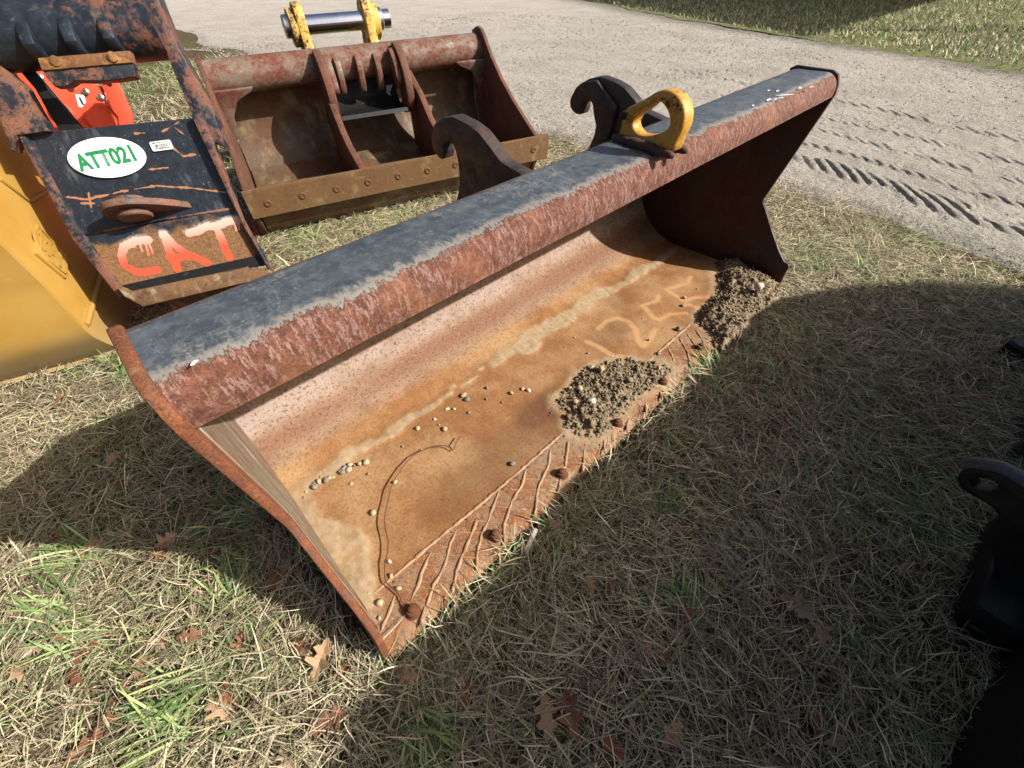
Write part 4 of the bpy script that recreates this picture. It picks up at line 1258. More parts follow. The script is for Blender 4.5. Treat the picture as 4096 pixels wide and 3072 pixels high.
# ------------------------------------------------------------------ yellow coupler with the chrome pin behind
def build_coupler():
    q0 = onp((1232, 100), gp(0, 1.12, 0), VV)
    u0 = (q0 - A0) @ U; z0 = q0[2]
    q1 = onp((1440, 82), gp(0, 1.12, 0), VV); u1 = (q1 - A0) @ U; z1 = q1[2]
    zc = (z0 + z1) / 2
    t = thing('quick_coupler', 'yellow chipped coupler ears holding a bright chrome pin, standing behind the grading bucket', 'coupler', tuple(gp((u0 + u1) / 2, 1.12, 0)))
    def P(u, z, v=1.12):
        return gp(u, v, z)
    obj('chrome_pin', tube([P(u, zc) for u in np.linspace(u0 - .06, u1 + .20, 8)], .052, 32), M_CHROME, t, smooth=50)
    for k, u in ((-1, u0 - .045), (1, u1 + .045)):
        lp = [(-.10, zc + .05), (-.06, zc + .105), (0, zc + .12), (.07, zc + .10), (.11, zc + .04), (.11, zc - .06), (.16, zc - .25), (.22, .0), (-.32, .0), (-.18, zc - .25), (-.11, zc - .10)]
        me = plate([round_loop(lp, .02)], gp(u, 1.12, 0), VV, ZZ, .055, .005)
        e = obj('coupler_ear', me, M_COUP, t, smooth=40)
        obj('outer_boss', lathe(gp(u + k * .026, 1.12, zc - .01), U * k, [(0, .10), (.04, .10), (.045, .094)], 28), M_COUP, e, smooth=40)
        obj('pin_end', lathe(gp(u + k * .07, 1.12, zc), U * k, [(0, .062), (.03, .062), (.036, .056)], 24), M_STEEL, e, smooth=40)
    me = obox(gp(u0 - .06, .95, 0.0), U, VV, ZZ, u1 - u0 + .12, .36, .10, .008)
    obj('base_plate', me, M_COUP, t, smooth=40)
build_coupler()

# ------------------------------------------------------------------ yellow bucket at the left edge
VV0 = VV
def build_yellow():
    G1 = G(500, 1385)
    th = math.radians(-5); VV = np.array([VV0[0] * math.cos(th) - VV0[1] * math.sin(th), VV0[0] * math.sin(th) + VV0[1] * math.cos(th), 0]); NY = np.array([VV[1], -VV[0], 0])
    t = thing('yellow_bucket', 'clean yellow digging bucket at the left edge with embossed badge on its side', 'bucket', tuple(G1 - U * .3))
    def yp(q):
        P = onp(q, G1, NY); return ((P - G1) @ VV, P[2])
    edge = [yp(q) for q in [(-30, 905), (0, 945), (60, 1025), (120, 1085), (180, 1142), (240, 1210), (300, 1275), (350, 1325), (400, 1352), (470, 1375)]]
    edge = [(-.20, 1.05), (-.185, .85), (-.17, .70)] + edge[2:]
    edge[-1] = (-.02, .012)
    bottom = [(.06, .004), (.22, .0), (.34, .005)]
    prof = edge + bottom
    lp = prof + [(.50, .03), (.72, .12), (.86, .50), (.92, 1.05)]
    me = plate([lp], G1 - NY * .014, VV, ZZ, .024, .003)
    sp = obj('side_plate', me, M_YEL, t, smooth=40)
    # wrapper
    p = np.array(smooth_loop(prof, 2, closed=False)); tn = np.gradient(p, axis=0); tn /= np.linalg.norm(tn, axis=1)[:, None]
    out = p + np.stack([tn[:, 1], -tn[:, 0]], 1) * .016
    out[:, 1] = np.maximum(out[:, 1], -.006)
    me = extrude_profile(list(map(tuple, out)) + list(map(tuple, p[::-1])), G1, VV, ZZ, U, -1.1, .004, 24)
    obj('wrapper', me, M_YEL, t, smooth=40)
    # heel wear strip along the bottom
    me = extrude_profile([(-.045, .0), (-.03, .016), (.0, .012), (.0, .0)], G1, VV, ZZ, U, -1.1, -.01, 4)
    obj('wear_strip', me, M_YEL, t)
    # upright bar and fold on the side plate
    a, b = yp((345, 1300)), yp((405, 1085))
    me = tube([G1 + VV * x[0] + ZZ * x[1] + NY * .002 for x in (a, b)], .010, 8)
    obj('side_bar', me, M_YEL, sp, smooth=50)
    a, b = yp((0, 715)), yp((120, 808))
    obj('side_seam', tube([G1 + VV * x[0] + ZZ * x[1] + NY * .0 for x in (a, b, (b[0] + .3, b[1] - .03))], .007, 8), M_YEL, sp, smooth=50)
    # embossed badge
    bd = [yp(q) for q in zr((0, 700), .5425, [(252, 358), (478, 590), (478, 770), (245, 575)])]
    bp = obj('badge', plate([round_loop(bd, .008)], G1 + NY * .002, VV, ZZ, .012, .003), M_YEL, sp, smooth=40)
    c = np.mean(bd, 0)
    inner = [tuple(c + (np.array(x) - c) * .84) for x in bd]; inner2 = [tuple(c + (np.array(x) - c) * .76) for x in bd]
    obj('badge_rim', plate([inner, inner2], G1 + NY * .009, VV, ZZ, .006, .001), M_YEL, bp)
    exv = np.array(bd[1]) - np.array(bd[0]); exn = exv / np.linalg.norm(exv)
    e3 = VV * exn[0] + ZZ * exn[1]
    eyv = np.array(bd[0]) - np.array(bd[3]); eyn = eyv / np.linalg.norm(eyv); e4 = VV * eyn[0] + ZZ * eyn[1]
    tm = text_mesh('CAT', .095, .004, .85, .003)
    org = G1 + VV * c[0] + ZZ * c[1] + NY * .0085
    tm.transform(Matrix(((e3[0], e4[0], NY[0], org[0]), (e3[1], e4[1], NY[1], org[1]), (e3[2], e4[2], NY[2], org[2]), (0, 0, 0, 1))))
    obj('badge_lettering', tm, M_YEL, bp)
build_yellow()

# ------------------------------------------------------------------ red machine behind the bucket frame
def build_red():
    off = .55                                              # metres behind the frame's plane
    o0 = a0 + caw * off
    nn = -caw * math.cos(math.radians(18)) + ZZ * math.sin(math.radians(18))
    exr = ce; eyr = np.cross(nn, exr)
    def rp(q):
        P = onp(q, o0, nn); return ((P - o0) @ exr, (P - o0) @ eyr)
    R3 = ((0, 0), .588)
    def z3(p):
        return [rp(q) for q in zr(*R3, p)]
    base = o0 + exr * .1; base[2] = 0
    t = thing('red_mower', 'bright red sheet metal machine seen through the opening of the black frame', 'machine', tuple(base))
    pan = z3([(60, 380), (250, 400), (330, 560), (460, 590), (560, 545), (700, 590), (715, 680), (760, 740), (830, 830), (830, 960), (400, 1000), (250, 760)])
    obj('front_panel', plate([round_loop(pan, .006)], o0, exr, eyr, .02, .003), M_RED, t, smooth=40)
    fl = z3([(690, 550), (735, 535), (820, 570), (870, 680), (915, 780), (925, 980), (835, 980), (820, 800), (750, 720), (735, 640)])
    obj('flange', plate([round_loop(fl, .006)], o0 + nn * .018, exr, eyr, .016, .003), M_RED, t, smooth=40)
    lw = z3([(-260, 640), (0, 800), (60, 860), (200, 980), (250, 1150), (330, 1300), (200, 1400), (-260, 1400)])
    obj('lower_housing', plate([round_loop(lw, .01)], o0 + nn * .12 , exr, eyr, .1, .01), M_RED, t, smooth=40)
    for p, r in (((285, 532), .013), ((495, 597), .013), ((593, 628), .013), ((695, 668), .013), ((185, 430), .014)):
        s, h = z3([p])[0]
        obj('bolt_head', lathe(o0 + exr * s + eyr * h + nn * .01, nn, [(0, r), (.006, r), (.009, r * .6)], 8), M_STEEL, t, smooth=30)
    s, h = z3([(425, 765)])[0]
    obj('axle_end', lathe(o0 + exr * s + eyr * h + nn * .01, nn, [(0, .034), (.012, .034), (.012, .02), (.022, .02), (.024, .012)], 20), M_STEEL, t, smooth=30)
    s, h = z3([(695, 800)])[0]
    obj('pressed_ring', lathe(o0 + exr * s + eyr * h + nn * .009, nn, [(0, .062), (.007, .055), (.007, .046), (.003, .038), (.003, .0)], 32), M_RED, t, smooth=50)
    q = z3([(522, 645), (580, 650), (607, 738), (545, 730)])
    lb = obj('white_label', plate([q], o0 + nn * .0115, exr, eyr, .002, .0003), M_WHITE, t)
    c = np.mean(q, 0)
    obj('label_print', plate([[(c[0] - .004, c[1] - .012), (c[0] + .004, c[1] - .014), (c[0] + .004, c[1] + .014), (c[0] - .003, c[1] + .012)]], o0 + nn * .0132, exr, eyr, .0006, .0001), M_INK, lb)
    for p in ((727, 568), (763, 580)):
        s, h = z3([p])[0]
        obj('bolt_hole', lathe(o0 + exr * s + eyr * h + nn * .0262, nn, [(0, .009), (.0006, .009)], 12), M_BLACK, t)
    # body behind the panel down to the ground
    me = obox(o0 - nn * .3 + exr * -.3 - ZZ * (o0 - nn * .3)[2], exr, np.cross(ZZ, exr), ZZ, .50, .35, .36, .02)
    obj('deck_body', me, M_RED, t, smooth=40)
build_red()

# ------------------------------------------------------------------ black attachment at the right edge
def build_black():
    t = thing('black_attachment', 'matte black attachment at the right edge with a drilled lug and wedge foot', 'attachment', (1.6, -1.3, 0))
    # unseen body plate added off the right, cut so its shade covers the grass
    Y0 = -1.16
    def caster(ptsXY):
        return [(x + .8 * (y - Y0) / 1.2, (y - Y0) / 1.2) for x, y in ptsXY]
    sh = [(-.34, -.22), (-.20, -.085), (-.12, -.035), (.0, -.022), (.25, -.03), (.50, -.015), (.58, .012), (.66, .006), (.80, -.02), (1.10, -.04), (1.40, -.03), (1.62, -.005), (1.70, .012), (1.80, -.005), (1.95, -.03), (2.03, -.06), (2.33, -.235), (2.58, -.47), (2.84, -.78)]
    top = caster(sh)
    lp = [(top[0][0], 0)] + top + [(top[-1][0] + .05, 0)]
    me = plate([lp], (0, Y0, 0), (1, 0, 0), (0, 0, 1), .03, .004)
    obj('caster_plate', me, M_BLACK, t, smooth=40)
    me = obox((top[0][0] + .1, Y0 - .55, 0), np.array([1., 0, 0]), np.array([0, 1., 0]), ZZ, 2.2, .50, .55, .03)
    obj('frame_box', me, M_BLACK, t, smooth=40)
    # beam crossing the lower right corner
    zb = .26
    e = [G(u, v, 0) for u, v in ((3750, 3120), (3860, 2860), (3965, 2690), (4000, 2560), (4050, 2340), (4110, 2150))]
    lp = [(p[0], p[1]) for p in e] + [(e[-1][0] + .1, Y0 + .03), (e[0][0] + .05, Y0 + .03)]
    me = plate([lp], (0, 0, zb / 2), (1, 0, 0), (0, 1, 0), zb, .01)
    obj('beam', me, M_BLACK, t, smooth=40)
    # wedge foot
    f0, f1, f2 = G(3785, 2480, .03), G(3845, 2335, .11), G(3905, 2320, .13)
    w = [(3785, 2478), (3800, 2420), (3830, 2340), (3880, 2200), (3920, 2110), (3990, 2080), (4120, 2080), (4120, 2400), (3960, 2600), (3900, 2560)]
    lp = [tuple(G(u, v, .0)[:2]) for u, v in w]
    me = plate([lp], (0, 0, .05), (1, 0, 0), (0, 1, 0), .10, .012)
    obj('wedge_foot', me, M_BLACK, t, smooth=40)
    # lug with a drilled hole
    P0 = G(3935, 1945, .30)
    d = CAM - P0; d /= np.linalg.norm(d)
    n = d + np.array([-.25, .0, -.55]); n /= np.linalg.norm(n)
    ex = np.cross(np.array([0, 0, 1.0]), n); ex /= np.linalg.norm(ex); ey = np.cross(n, ex)
    def lq(q):
        P = onp(q, P0, n); return ((P - P0) @ ex, (P - P0) @ ey)
    R8 = ((3600, 1250), .8929)
    out = [lq(q) for q in zr(*R8, [(255, 745), (265, 715), (300, 700), (360, 708), (430, 720), (500, 755), (570, 810), (640, 900), (640, 1080), (470, 1010), (440, 900), (380, 850), (310, 815), (265, 785)])]
    hol = [lq(q) for q in zr(*R8, [(318, 765), (335, 745), (375, 742), (420, 755), (440, 775), (435, 800), (400, 812), (355, 805), (325, 788)])]
    me = plate([smooth_loop(out, 1), smooth_loop(hol, 2)], P0 - n * .02, ex, ey, .04, .003)
    obj('lug', me, M_BLACK, t, smooth=40, label='drilled lug with lighter grey top edge')
    pth = [P0 - n * .02 + ex * a + ey * b for a, b in [lq(q) for q in zr(*R8, [(275, 708), (310, 698), (360, 705), (430, 717), (500, 750), (570, 806)])]]
    obj('grey_edge', tube(pth, .0165, 8), M_BLACKEDGE, t, smooth=60)  # lighter grey strip along the top of the lug
    # stay from the lug down to the beam
    me = plate([[lq(q) for q in zr(*R8, [(440, 900), (640, 950), (660, 1300), (400, 1300), (370, 1010)])]], P0 - n * .05, ex, ey, .03, .003)
    obj('stay', me, M_BLACK, t, smooth=40)
    # second foot at the right edge
    lp = [tuple(G(u, v, .0)[:2]) for u, v in zr(*R8, [(478, 635), (500, 590), (545, 440), (620, 400), (640, 700), (530, 665)])]
    me = plate([lp], (0, 0, .045), (1, 0, 0), (0, 1, 0), .09, .01)
    obj('edge_foot', me, M_BLACKEDGE, t, smooth=40)
    c = G(4090, 1382, .05)
    obj('round_stub', lathe((c[0], c[1], 0), ZZ, [(0, .04), (.05, .04), (.06, .03)], 18), M_BLACK, t, smooth=40)
build_black()

# ------------------------------------------------------------------ added unseen shed across the road (its roof shades the far lawn)
def build_occluder():
    H = 7.0
    ap = G(3240, 150); far = G(3700, 20)
    e1 = far - ap; e1[2] = 0; e1 /= np.linalg.norm(e1); e2 = np.array([-e1[1], e1[0], 0])
    c = np.array([ap[0] + .8 * H, ap[1] - 1.2 * H, 0])
    t = thing('roof_occluder', 'added unseen shed with sloping roof across the road, out of frame to the right', 'occluder', tuple(c + e1 * 7 + e2 * 7))
    ln = 14.5; dr = .343 * ln
    vs_ = [c + ZZ * H, c + e1 * 18 + ZZ * H, c + e1 * 18 + e2 * ln + ZZ * (H - dr), c + e2 * ln + ZZ * (H - dr)]
    me = mk([v + ZZ * k for k in (0, .08) for v in vs_], [(3, 2, 1, 0), (4, 5, 6, 7), (0, 1, 5, 4), (1, 2, 6, 5), (2, 3, 7, 6), (3, 0, 4, 7)])
    obj('roof', me, m_plain('occluder_roof', lin('#5a5f63'), .5), t)
    mp = m_plain('occluder_post', lin('#6a5a48'), .8)
    for a, b in ((.3, .3), (17.5, .3), (17.5, ln - .3), (9, .3)):
        h = H - .343 * b
        obj('post', obox(c + e1 * a + e2 * b, e1, e2, ZZ, .18, .18, h - .02, .01), mp, t)
build_occluder()

# ------------------------------------------------------------------ grass
def m_grass():
    m = MT('grass_blades')
    c = m.attr('col', 'Color')
    d = m.t.nodes.new('ShaderNodeBsdfTranslucent'); m.t.links.new(c, d.inputs[0])
    mx = m.t.nodes.new('ShaderNodeMixShader'); mx.inputs[0].default_value = .22
    m.done(c, .7, 0, .25)
    m.t.links.new(m.b.outputs[0], mx.inputs[1]); m.t.links.new(d.outputs[0], mx.inputs[2])
    m.t.links.new(mx.outputs[0], m.t.nodes['Material Output'].inputs[0])
    return m.m
M_GRASS = m_grass()

def blades(x, y, z, az, el, ln, w, bend, wig, col, seg=3, seed=0):
    """ribbons: root, azimuth, start elevation, length, width, change of elevation along it, sideways wiggle"""
    r = np.random.default_rng(seed)
    n = len(x)
    P = np.zeros((n, seg + 1, 3)); P[:, 0] = np.stack([x, y, z], 1)
    a = az.copy()
    for k in range(seg):
        t = (k + .5) / seg
        e = el + bend * t
        a = a + wig * r.standard_normal(n) / seg
        st = ln / seg
        P[:, k + 1] = P[:, k] + np.stack([np.cos(a) * np.cos(e), np.sin(a) * np.cos(e), np.sin(e)], 1) * st[:, None]
    hit = ((P[:, :, 0] > .0) & (P[:, :, 0] < 2.13) & (P[:, :, 1] > .05) & (P[:, :, 1] < .72)).any(1)
    if hit.any():
        P = P[~hit]; az = az[~hit]; w = w[~hit]; col = col[~hit]; n = len(P)
    gz = ground_z(P[:, :, 0], P[:, :, 1]) + .003
    P[:, 1:, 2] = np.maximum(P[:, 1:, 2], gz[:, 1:])
    side = np.stack([-np.sin(az), np.cos(az), r.uniform(-.5, .5, n)], 1); side /= np.linalg.norm(side, axis=1)[:, None]
    tap = np.array([.75] + [1.0] * (seg - 1) + [.18])
    off = side[:, None, :] * (w[:, None] * tap[None])[:, :, None] * .5
    V = np.stack([P - off, P + off], 2).reshape(n, -1, 3)
    m = 2 * (seg + 1)
    f = np.array([[2 * k, 2 * k + 1, 2 * k + 3, 2 * k + 2] for k in range(seg)])
    Fq = (f[None] + (np.arange(n) * m)[:, None, None]).reshape(-1, 4)
    C = np.repeat(col, m, 0)
    return V.reshape(-1, 3), Fq, C

FOOT = [(.0, -.03), (2.13, -.03), (2.13, .8), (.0, .8)]
def free_of_things(x, y):
    b = (x > -.004) & (x < 2.134) & (y > -.022 + .012 * np.sin(x * 21)) & (y < .70)
    P = np.stack([x, y], 1) - A0[None, :2]
    gu = P @ U[:2]; gv = P @ VV[:2]
    b |= (gu > W0) & (gu < W1) & (gv > .05) & (gv < .8)
    P = np.stack([x, y], 1) - a0[None, :2]
    u = P @ ce[:2]; v = P @ caw[:2]
    b |= (u > 0) & (u < .6) & (v > .02) & (v < .3)
    y1 = G(500, 1385); P = np.stack([x, y], 1) - y1[None, :2]
    u = P @ U[:2]; v = P @ VV[:2]
    b |= (u < 0.0) & (u > -1.1) & (v > .0) & (v < .4)
    return ~b

STRAW = np.array([lin(h) for h in ('#b3a688', '#c2b698', '#998b70', '#cfc4a6', '#a89c82', '#85775e', '#b5aa8e', '#c9bc98')])
GREENS = np.array([lin('#6a7d48'), lin('#7d9156'), lin('#55693a'), lin('#8d9f68'), lin('#637d52'), lin('#a0ad78')])
def pick(pal, n, r, var=.14):
    c = pal[r.integers(0, len(pal), n)]
    return c * (1 + var * r.standard_normal((n, 1))).clip(.5, 1.5) * (1 + .04 * r.standard_normal((n, 3)))

def build_grass():
    r = np.random.default_rng(11)
    parts = []
    # matted straw, near
    def scatter(n, x0, x1, y0, y1):
        return r.uniform(x0, x1, n), r.uniform(y0, y1, n)
    def road_fade(x, y):
        d = road_edge(y) - x
        return r.random(len(x)) < sstep(-.45, .5, d + .5 * (fbm(x * 3, y * 3, 98, 3) - .5)) * .95 + .03 * (d > -.6)
    n = 330000
    x, y = scatter(n, -1.25, 3.5, -1.05, 2.75)
    dens = .35 + .9 * fbm(x * 2.2, y * 2.2, 91, 3)
    k = free_of_things(x, y) & road_fade(x, y) & (r.random(n) < dens)
    x, y = x[k], y[k]; n = len(x)
    fld = 6.3 * fbm(x * 1.3 + 3, y * 1.3 + 1, 92, 3) * 1.6
    az = fld + r.standard_normal(n) * .9 + np.pi * (r.random(n) < .35)
    z = ground_z(x, y) + .045 * r.random(n) ** 1.8
    ln = r.uniform(.025, .11, n) * (.7 + .6 * r.random(n)); w = r.uniform(.0010, .0028, n)
    el = r.normal(.10, .16, n).clip(-.1, .8); bend = r.normal(-.25, .35, n)
    c = pick(STRAW, n, r, .26) * (.62 + .38 * sstep(.0, .022, z - ground_z(x, y)))[:, None] ** 0
    c *= (.75 + .5 * fbm(x * 4, y * 4, 99, 3))[:, None]
    c *= np.where(r.random(n) < .3, .5, 1.0)[:, None]
    gm = fbm(x * 1.6, y * 1.6, 93, 3)
    gsel = r.random(n) < .07 + .3 * sstep(.5, .72, gm)
    c[gsel] = pick(GREENS, gsel.sum(), r) * .75 + .25 * c[gsel]
    parts.append(blades(x, y, z, az, el, ln, w, bend, .55, c, 3, 1))
    # green and pale tufts
    nt = 620
    tx, ty = scatter(nt, -1.2, 3.3, -1.0, 2.7)
    tm = fbm(tx * 1.6, ty * 1.6, 93, 3)
    keep = free_of_things(tx, ty) & (r.random(nt) < .25 + 1.1 * sstep(.42, .62, tm)) & (tx < road_edge(ty) + .05)
    tx, ty = tx[keep], ty[keep]
    for cx, cy in zip(tx, ty):
        m = r.integers(14, 38); main = r.uniform(0, 6.28)
        xx = cx + r.normal(0, .018, m); yy = cy + r.normal(0, .018, m)
        aa = main + r.normal(0, .75, m)
        big = r.random() < .3
        ll = r.uniform(.04, .11, m) * (1.35 if big else 1.0); ww = r.uniform(.0022, .0042, m) * (1.25 if big else 1)
        ee = r.uniform(.15, .9, m); bb = r.uniform(-1.3, -.5, m)
        cc = pick(GREENS, m, r) if r.random() < .6 else pick(STRAW, m, r)
        dry = r.random(m) < .22; cc[dry] = pick(STRAW, dry.sum(), r)
        parts.append(blades(xx, yy, ground_z(xx, yy), aa, ee, ll, ww, bb, .25, cc, 4, int(r.integers(1e6))))
    # hand placed larger green tufts seen in the photograph
    for (u, v, m, s, mainpx) in ((330, 2210, 60, 1.5, (-1, .2)), (250, 2430, 60, 1.6, (-1, .3)), (930, 2380, 44, 1.4, (-.3, 1)), (480, 1500, 90, 1.6, (0, 1)), (420, 1440, 60, 1.3, (-.6, .6)),
                                (1250, 960, 60, 1.2, (0, 1)), (1180, 985, 50, 1.1, (.4, 1)), (3420, 1090, 60, 1.4, (.7, .4)), (3290, 1075, 40, 1.3, (.2, 1)), (3640, 1120, 40, 1.3, (.2, 1)),
                                (850, 2680, 40, 1.6, (-.6, -.6)), (380, 2560, 40, 1.4, (-.8, -.3)), (1000, 2050, 60, 1.4, (-1, .2)), (2820, 1540, 50, 1.2, (.4, .5)), (2860, 1490, 50, 1.2, (-.3, .8)),
                                (3200, 1360, 50, 1.3, (0, 1)), (700, 2900, 50, 1.5, (-1, 0)), (1650, 2900, 60, 1.4, (.5, -.5)), (2650, 2080, 60, 1.3, (.4, .6)), (2760, 2460, 50, 1.3, (0, 1))):
        c = G(u, v)
        rgt = RM[0][:2] / np.linalg.norm(RM[0][:2]); fw = RM[2][:2] / np.linalg.norm(RM[2][:2])
        dv = rgt * mainpx[0] + fw * mainpx[1]; main = math.atan2(dv[1], dv[0])
        xx = c[0] + r.normal(0, .022, m); yy = c[1] + r.normal(0, .022, m)
        ok = free_of_things(xx, yy); xx, yy = xx[ok], yy[ok]; m = len(xx)
        if m == 0:
            continue
        aa = main + r.normal(0, .6, m); ll = r.uniform(.05, .105, m) * s; ww = r.uniform(.003, .0055, m)
        parts.append(blades(xx, yy, ground_z(xx, yy), aa, r.uniform(.2, .95, m), ll, ww, r.uniform(-1.2, -.4, m), .2, pick(GREENS, m, r, .1) * 1.1, 4, int(r.integers(1e6))))
    # fringe over the bucket lip
    m = 1500
    xx = r.uniform(-.02, 2.1, m); yy = -.035 - .05 * r.random(m)
    keep = r.random(m) < .25 + 1.2 * sstep(.42, .62, fbm(xx * 3.2, yy * 0, 94, 2))
    xx, yy = xx[keep], yy[keep]; m = len(xx)
    aa = r.normal(1.7, 1.1, m); cc = pick(STRAW, m, r); gr = r.random(m) < .4; cc[gr] = pick(GREENS, gr.sum(), r)
    parts.append(blades(xx, yy, ground_z(xx, yy) + .005, aa, r.uniform(.3, 1.0, m), r.uniform(.02, .11, m) * r.uniform(.5, 1, m), r.uniform(.0012, .003, m), r.uniform(-1.0, -.2, m), .4, cc, 4, 77))
    # farther ground behind the buckets
    n = 60000
    x, y = scatter(n, -3.5, 3.4, 2.5, 9.5)
    k = free_of_things(x, y) & road_fade(x, y) & (r.random(n) < .3 + fbm(x * 1.5, y * 1.5, 95, 3))
    x, y = x[k], y[k]; n = len(x)
    az = r.uniform(0, 6.28, n); c = pick(STRAW, n, r, .2)
    gsel = r.random(n) < .18 + .6 * sstep(.45, .6, fbm(x * 1.4, y * 1.4, 96, 3)); c[gsel] = pick(GREENS, gsel.sum(), r)
    parts.append(blades(x, y, ground_z(x, y), az, r.uniform(.1, .9, n), r.uniform(.06, .17, n), r.uniform(.003, .006, n), r.uniform(-.9, -.2, n), .4, c, 2, 5))
    def emit(parts, name, label):
        V = np.concatenate([p[0] for p in parts]); C = np.concatenate([p[2] for p in parts])
        o = 0; Fs = []
        for p in parts:
            Fs.append(p[1] + o); o += len(p[0])
        Fq = np.concatenate(Fs)
        me = fast_mesh(V, Fq.ravel(), np.full(len(Fq), 4))
        cattr(me, 'col', C.clip(0, 1))
        ob = obj(name, me, M_GRASS); ob['kind'] = 'stuff'; tag(ob, label, 'grass')
    emit(parts, 'grass', 'matted dry straw and green grass around the buckets')
    # short lawn beyond the road
    n = 70000
    y = r.uniform(-1.5, 13, n); x = far_edge(y) + 11 * r.random(n) ** 1.7
    k = (r.random(n) < .25 + fbm(x * 1.2, y * 1.2, 97, 3)) & (r.random(n) < sstep(0, 1.3, x - far_edge(y)) + .12)
    x, y = x[k], y[k]; n = len(x)
    c = pick(GREENS, n, r, .15) * .85; d = r.random(n) < .5; c[d] = pick(STRAW, d.sum(), r)
    emit([blades(x, y, np.full(n, .02), r.uniform(0, 6.28, n), r.uniform(.3, 1.3, n), r.uniform(.04, .12, n), r.uniform(.008, .02, n), r.uniform(-.8, -.1, n), .3, c, 2, 9)], 'lawn_grass', 'short green grass beyond the gravel road')
build_grass()

# ------------------------------------------------------------------ oak leaves
def leaf_mesh(seed):
    r = random.Random(seed)
    half = [(0, 0), (.06, .02), (.10, .05), (.20, .16), (.27, .10), (.33, .11), (.44, .27), (.52, .28), (.54, .14), (.62, .13), (.73, .24), (.80, .20), (.82, .11), (.92, .10), (1.0, .0)]
    half = [(x, y * r.uniform(.75, 1.15)) for x, y in half]
    n = len(half)
    curl = r.uniform(.3, 1.1); tw = r.uniform(-.9, .9); arch = r.uniform(-.2, .6)
    vs_ = []
    def lift(x, y):
        return arch * x * (1 - x) + curl * y * y * 2.2 * (1 if seed % 3 else -.4) + tw * y * (x - .4)
    for x, y in half:
        vs_.append((x, 0, lift(x, 0)))
    for sg in (1, -1):
        for x, y in half[1:-1]:
            vs_.append((x + .05 * sg * y, sg * y, lift(x, sg * y)))
    fs = []
    for s in (0, 1):
        o = n + s * (n - 2)
        for i in range(n - 1):
            a, b = i, i + 1
            ea = None if i == 0 else o + i - 1; eb = None if i + 1 == n - 1 else o + i
            f = [v for v in (a, b, eb, ea) if v is not None]
            fs.append(tuple(f) if s == 0 else tuple(f[::-1]))
    me = mk(vs_, fs, 'leaf')
    st = tube([(0, 0, lift(0, 0)), (-.12, .01, .02), (-.22, -.01, .0)], .008, 4)
    return joined([me, st])
LM = []
for k in range(8):
    me = leaf_mesh(k); me.materials.append(M_LEAF[k % 4]); LM.append(me)
LEAVES = [(1180, 1540, 13), (1235, 1545, 14), (1720, 1310, 13), (1695, 1272, 11), (1775, 1365, 11), (1545, 1062, 9), (1502, 1020, 10), (1700, 875, 8), (1275, 1262, 8), (842, 1455, 9), (620, 1640, 9), (330, 1185, 12), (352, 1165, 11), (440, 1195, 10),
          (55, 1400, 14), (115, 1368, 11), (300, 1445, 12), (262, 1500, 13), (340, 1372, 10), (590, 1250, 10), (548, 1408, 9), (740, 1445, 8), (82, 1172, 12), (205, 962, 11), (232, 985, 10), (135, 858, 12), (700, 1562, 12), (1562, 1022, 8), (1592, 735, 8), (1700, 905, 10),
          (1905, 1100, 9), (1995, 1000, 9), (1690, 762, 8), (2190, 782, 12), (1130, 1338, 9), (1005, 1500, 8), (880, 1455, 10), (1432, 1420, 8), (1830, 802, 9), (1905, 682, 8), (2050, 642, 9), (1812, 592, 8), (1895, 522, 8), (1318, 1268, 7), (470, 1530, 10), (180, 1610, 12),
          (1665, 1200, 8), (1850, 1010, 8), (1790, 935, 8), (2010, 720, 9), (1740, 690, 9), (1480, 1330, 8), (2120, 860, 9), (60, 1050, 11), (150, 1085, 10), (255, 1040, 10)]
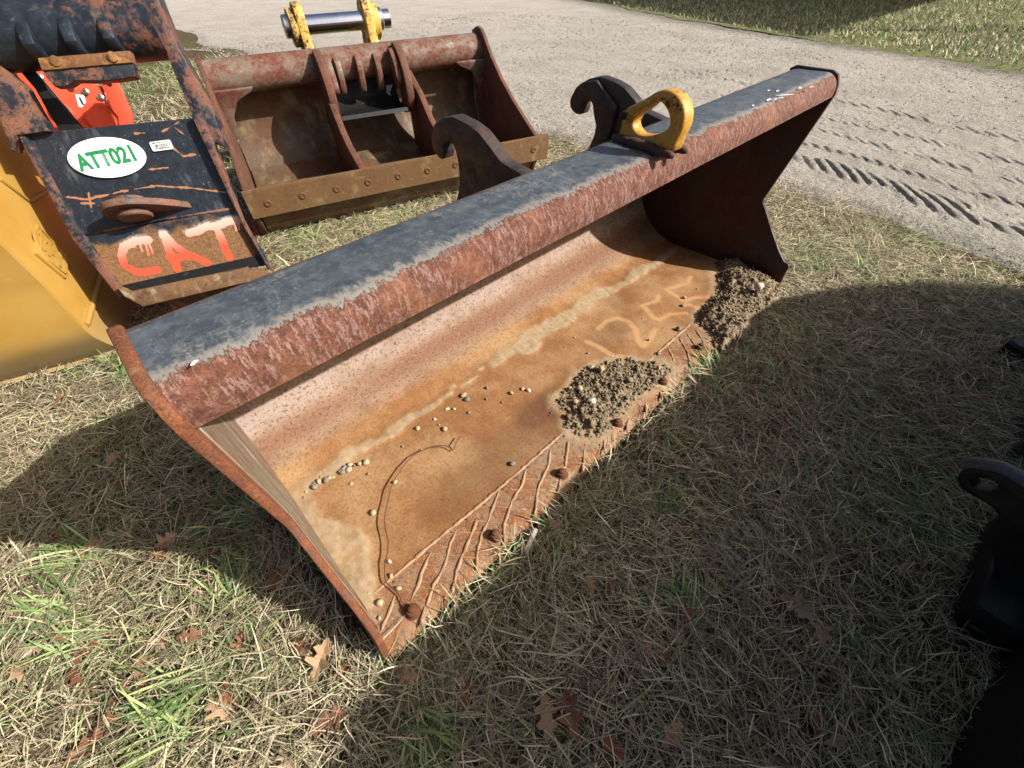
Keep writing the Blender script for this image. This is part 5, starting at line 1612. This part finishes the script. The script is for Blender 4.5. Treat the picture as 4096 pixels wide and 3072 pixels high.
SPECIAL = {0: 'large grey brown oak leaf in the shade below the bucket, left of a pair', 1: 'lobed red brown oak leaf in the shade below the bucket, right of a pair', 2: 'orange brown oak leaf near the black wedge foot',
           11: 'big tan leaf at the edge of the bucket shadow', 14: 'large brown leaf lying in sun at the left edge', 9: 'curled brown leaf against the near tip of the bucket lip', 33: 'tan leaf at the right edge of the grass'}
_lr = random.Random(4)
for _k in range(34):
    LEAVES.append((_lr.uniform(0, 760), _lr.uniform(1120, 1650), _lr.uniform(8, 14)) if _k < 20 else (_lr.uniform(1000, 2100), _lr.uniform(700, 1640), _lr.uniform(7, 11)))
def leaf_label(x, y, k):
    tone = ('tan', 'dark brown', 'greyish', 'rust brown')[k % 4]
    if x < 0:
        where = 'in the grass left of the long bucket'
    elif y > .75:
        where = 'in the grass behind the long bucket'
    elif x > 2.2:
        where = 'at the grass edge by the gravel road'
    elif y > -.35:
        where = 'in the shade close to the bucket lip'
    else:
        where = 'in the shaded grass towards the black attachment'
    return '%s dry oak leaf %s' % (tone, where)
for i, (u, v, s) in enumerate(LEAVES):
    c = G(u * 1.8517, v * 1.8517, .02)
    if not free_of_things(np.array([c[0]]), np.array([c[1]]))[0]:
        continue
    rr = random.Random(i + 50)
    o = bpy.data.objects.new('oak_leaf', LM[i % 8]); COL.objects.link(o)
    sc = s * .0068
    o.scale = (sc, sc, sc)
    o.rotation_euler = (rr.uniform(-.35, .35), rr.uniform(-.3, .3), rr.uniform(0, 6.28))
    a = o.rotation_euler.z
    o.location = (c[0] - .5 * sc * math.cos(a), c[1] - .5 * sc * math.sin(a), float(ground_z(c[0], c[1])) + rr.uniform(.010, .026))
    if i in SPECIAL:
        tag(o, SPECIAL[i], 'leaf', 'fallen oak leaves')
    else:
        tag(o, leaf_label(c[0], c[1], (i % 8) % 4), 'leaf', 'fallen oak leaves')

# pale wood chip by the lip
c = G(2135, 2185, .02)
me = obox(c + np.array([-.03, -.006, 0]), np.array([.93, .36, 0]), np.array([-.36, .93, 0]), ZZ, .075, .013, .012, .004)
tag(obj('wood_chip', me, M_CHIP, smooth=40), 'pale weathered wood chip lying against the bucket lip', 'wood chip')
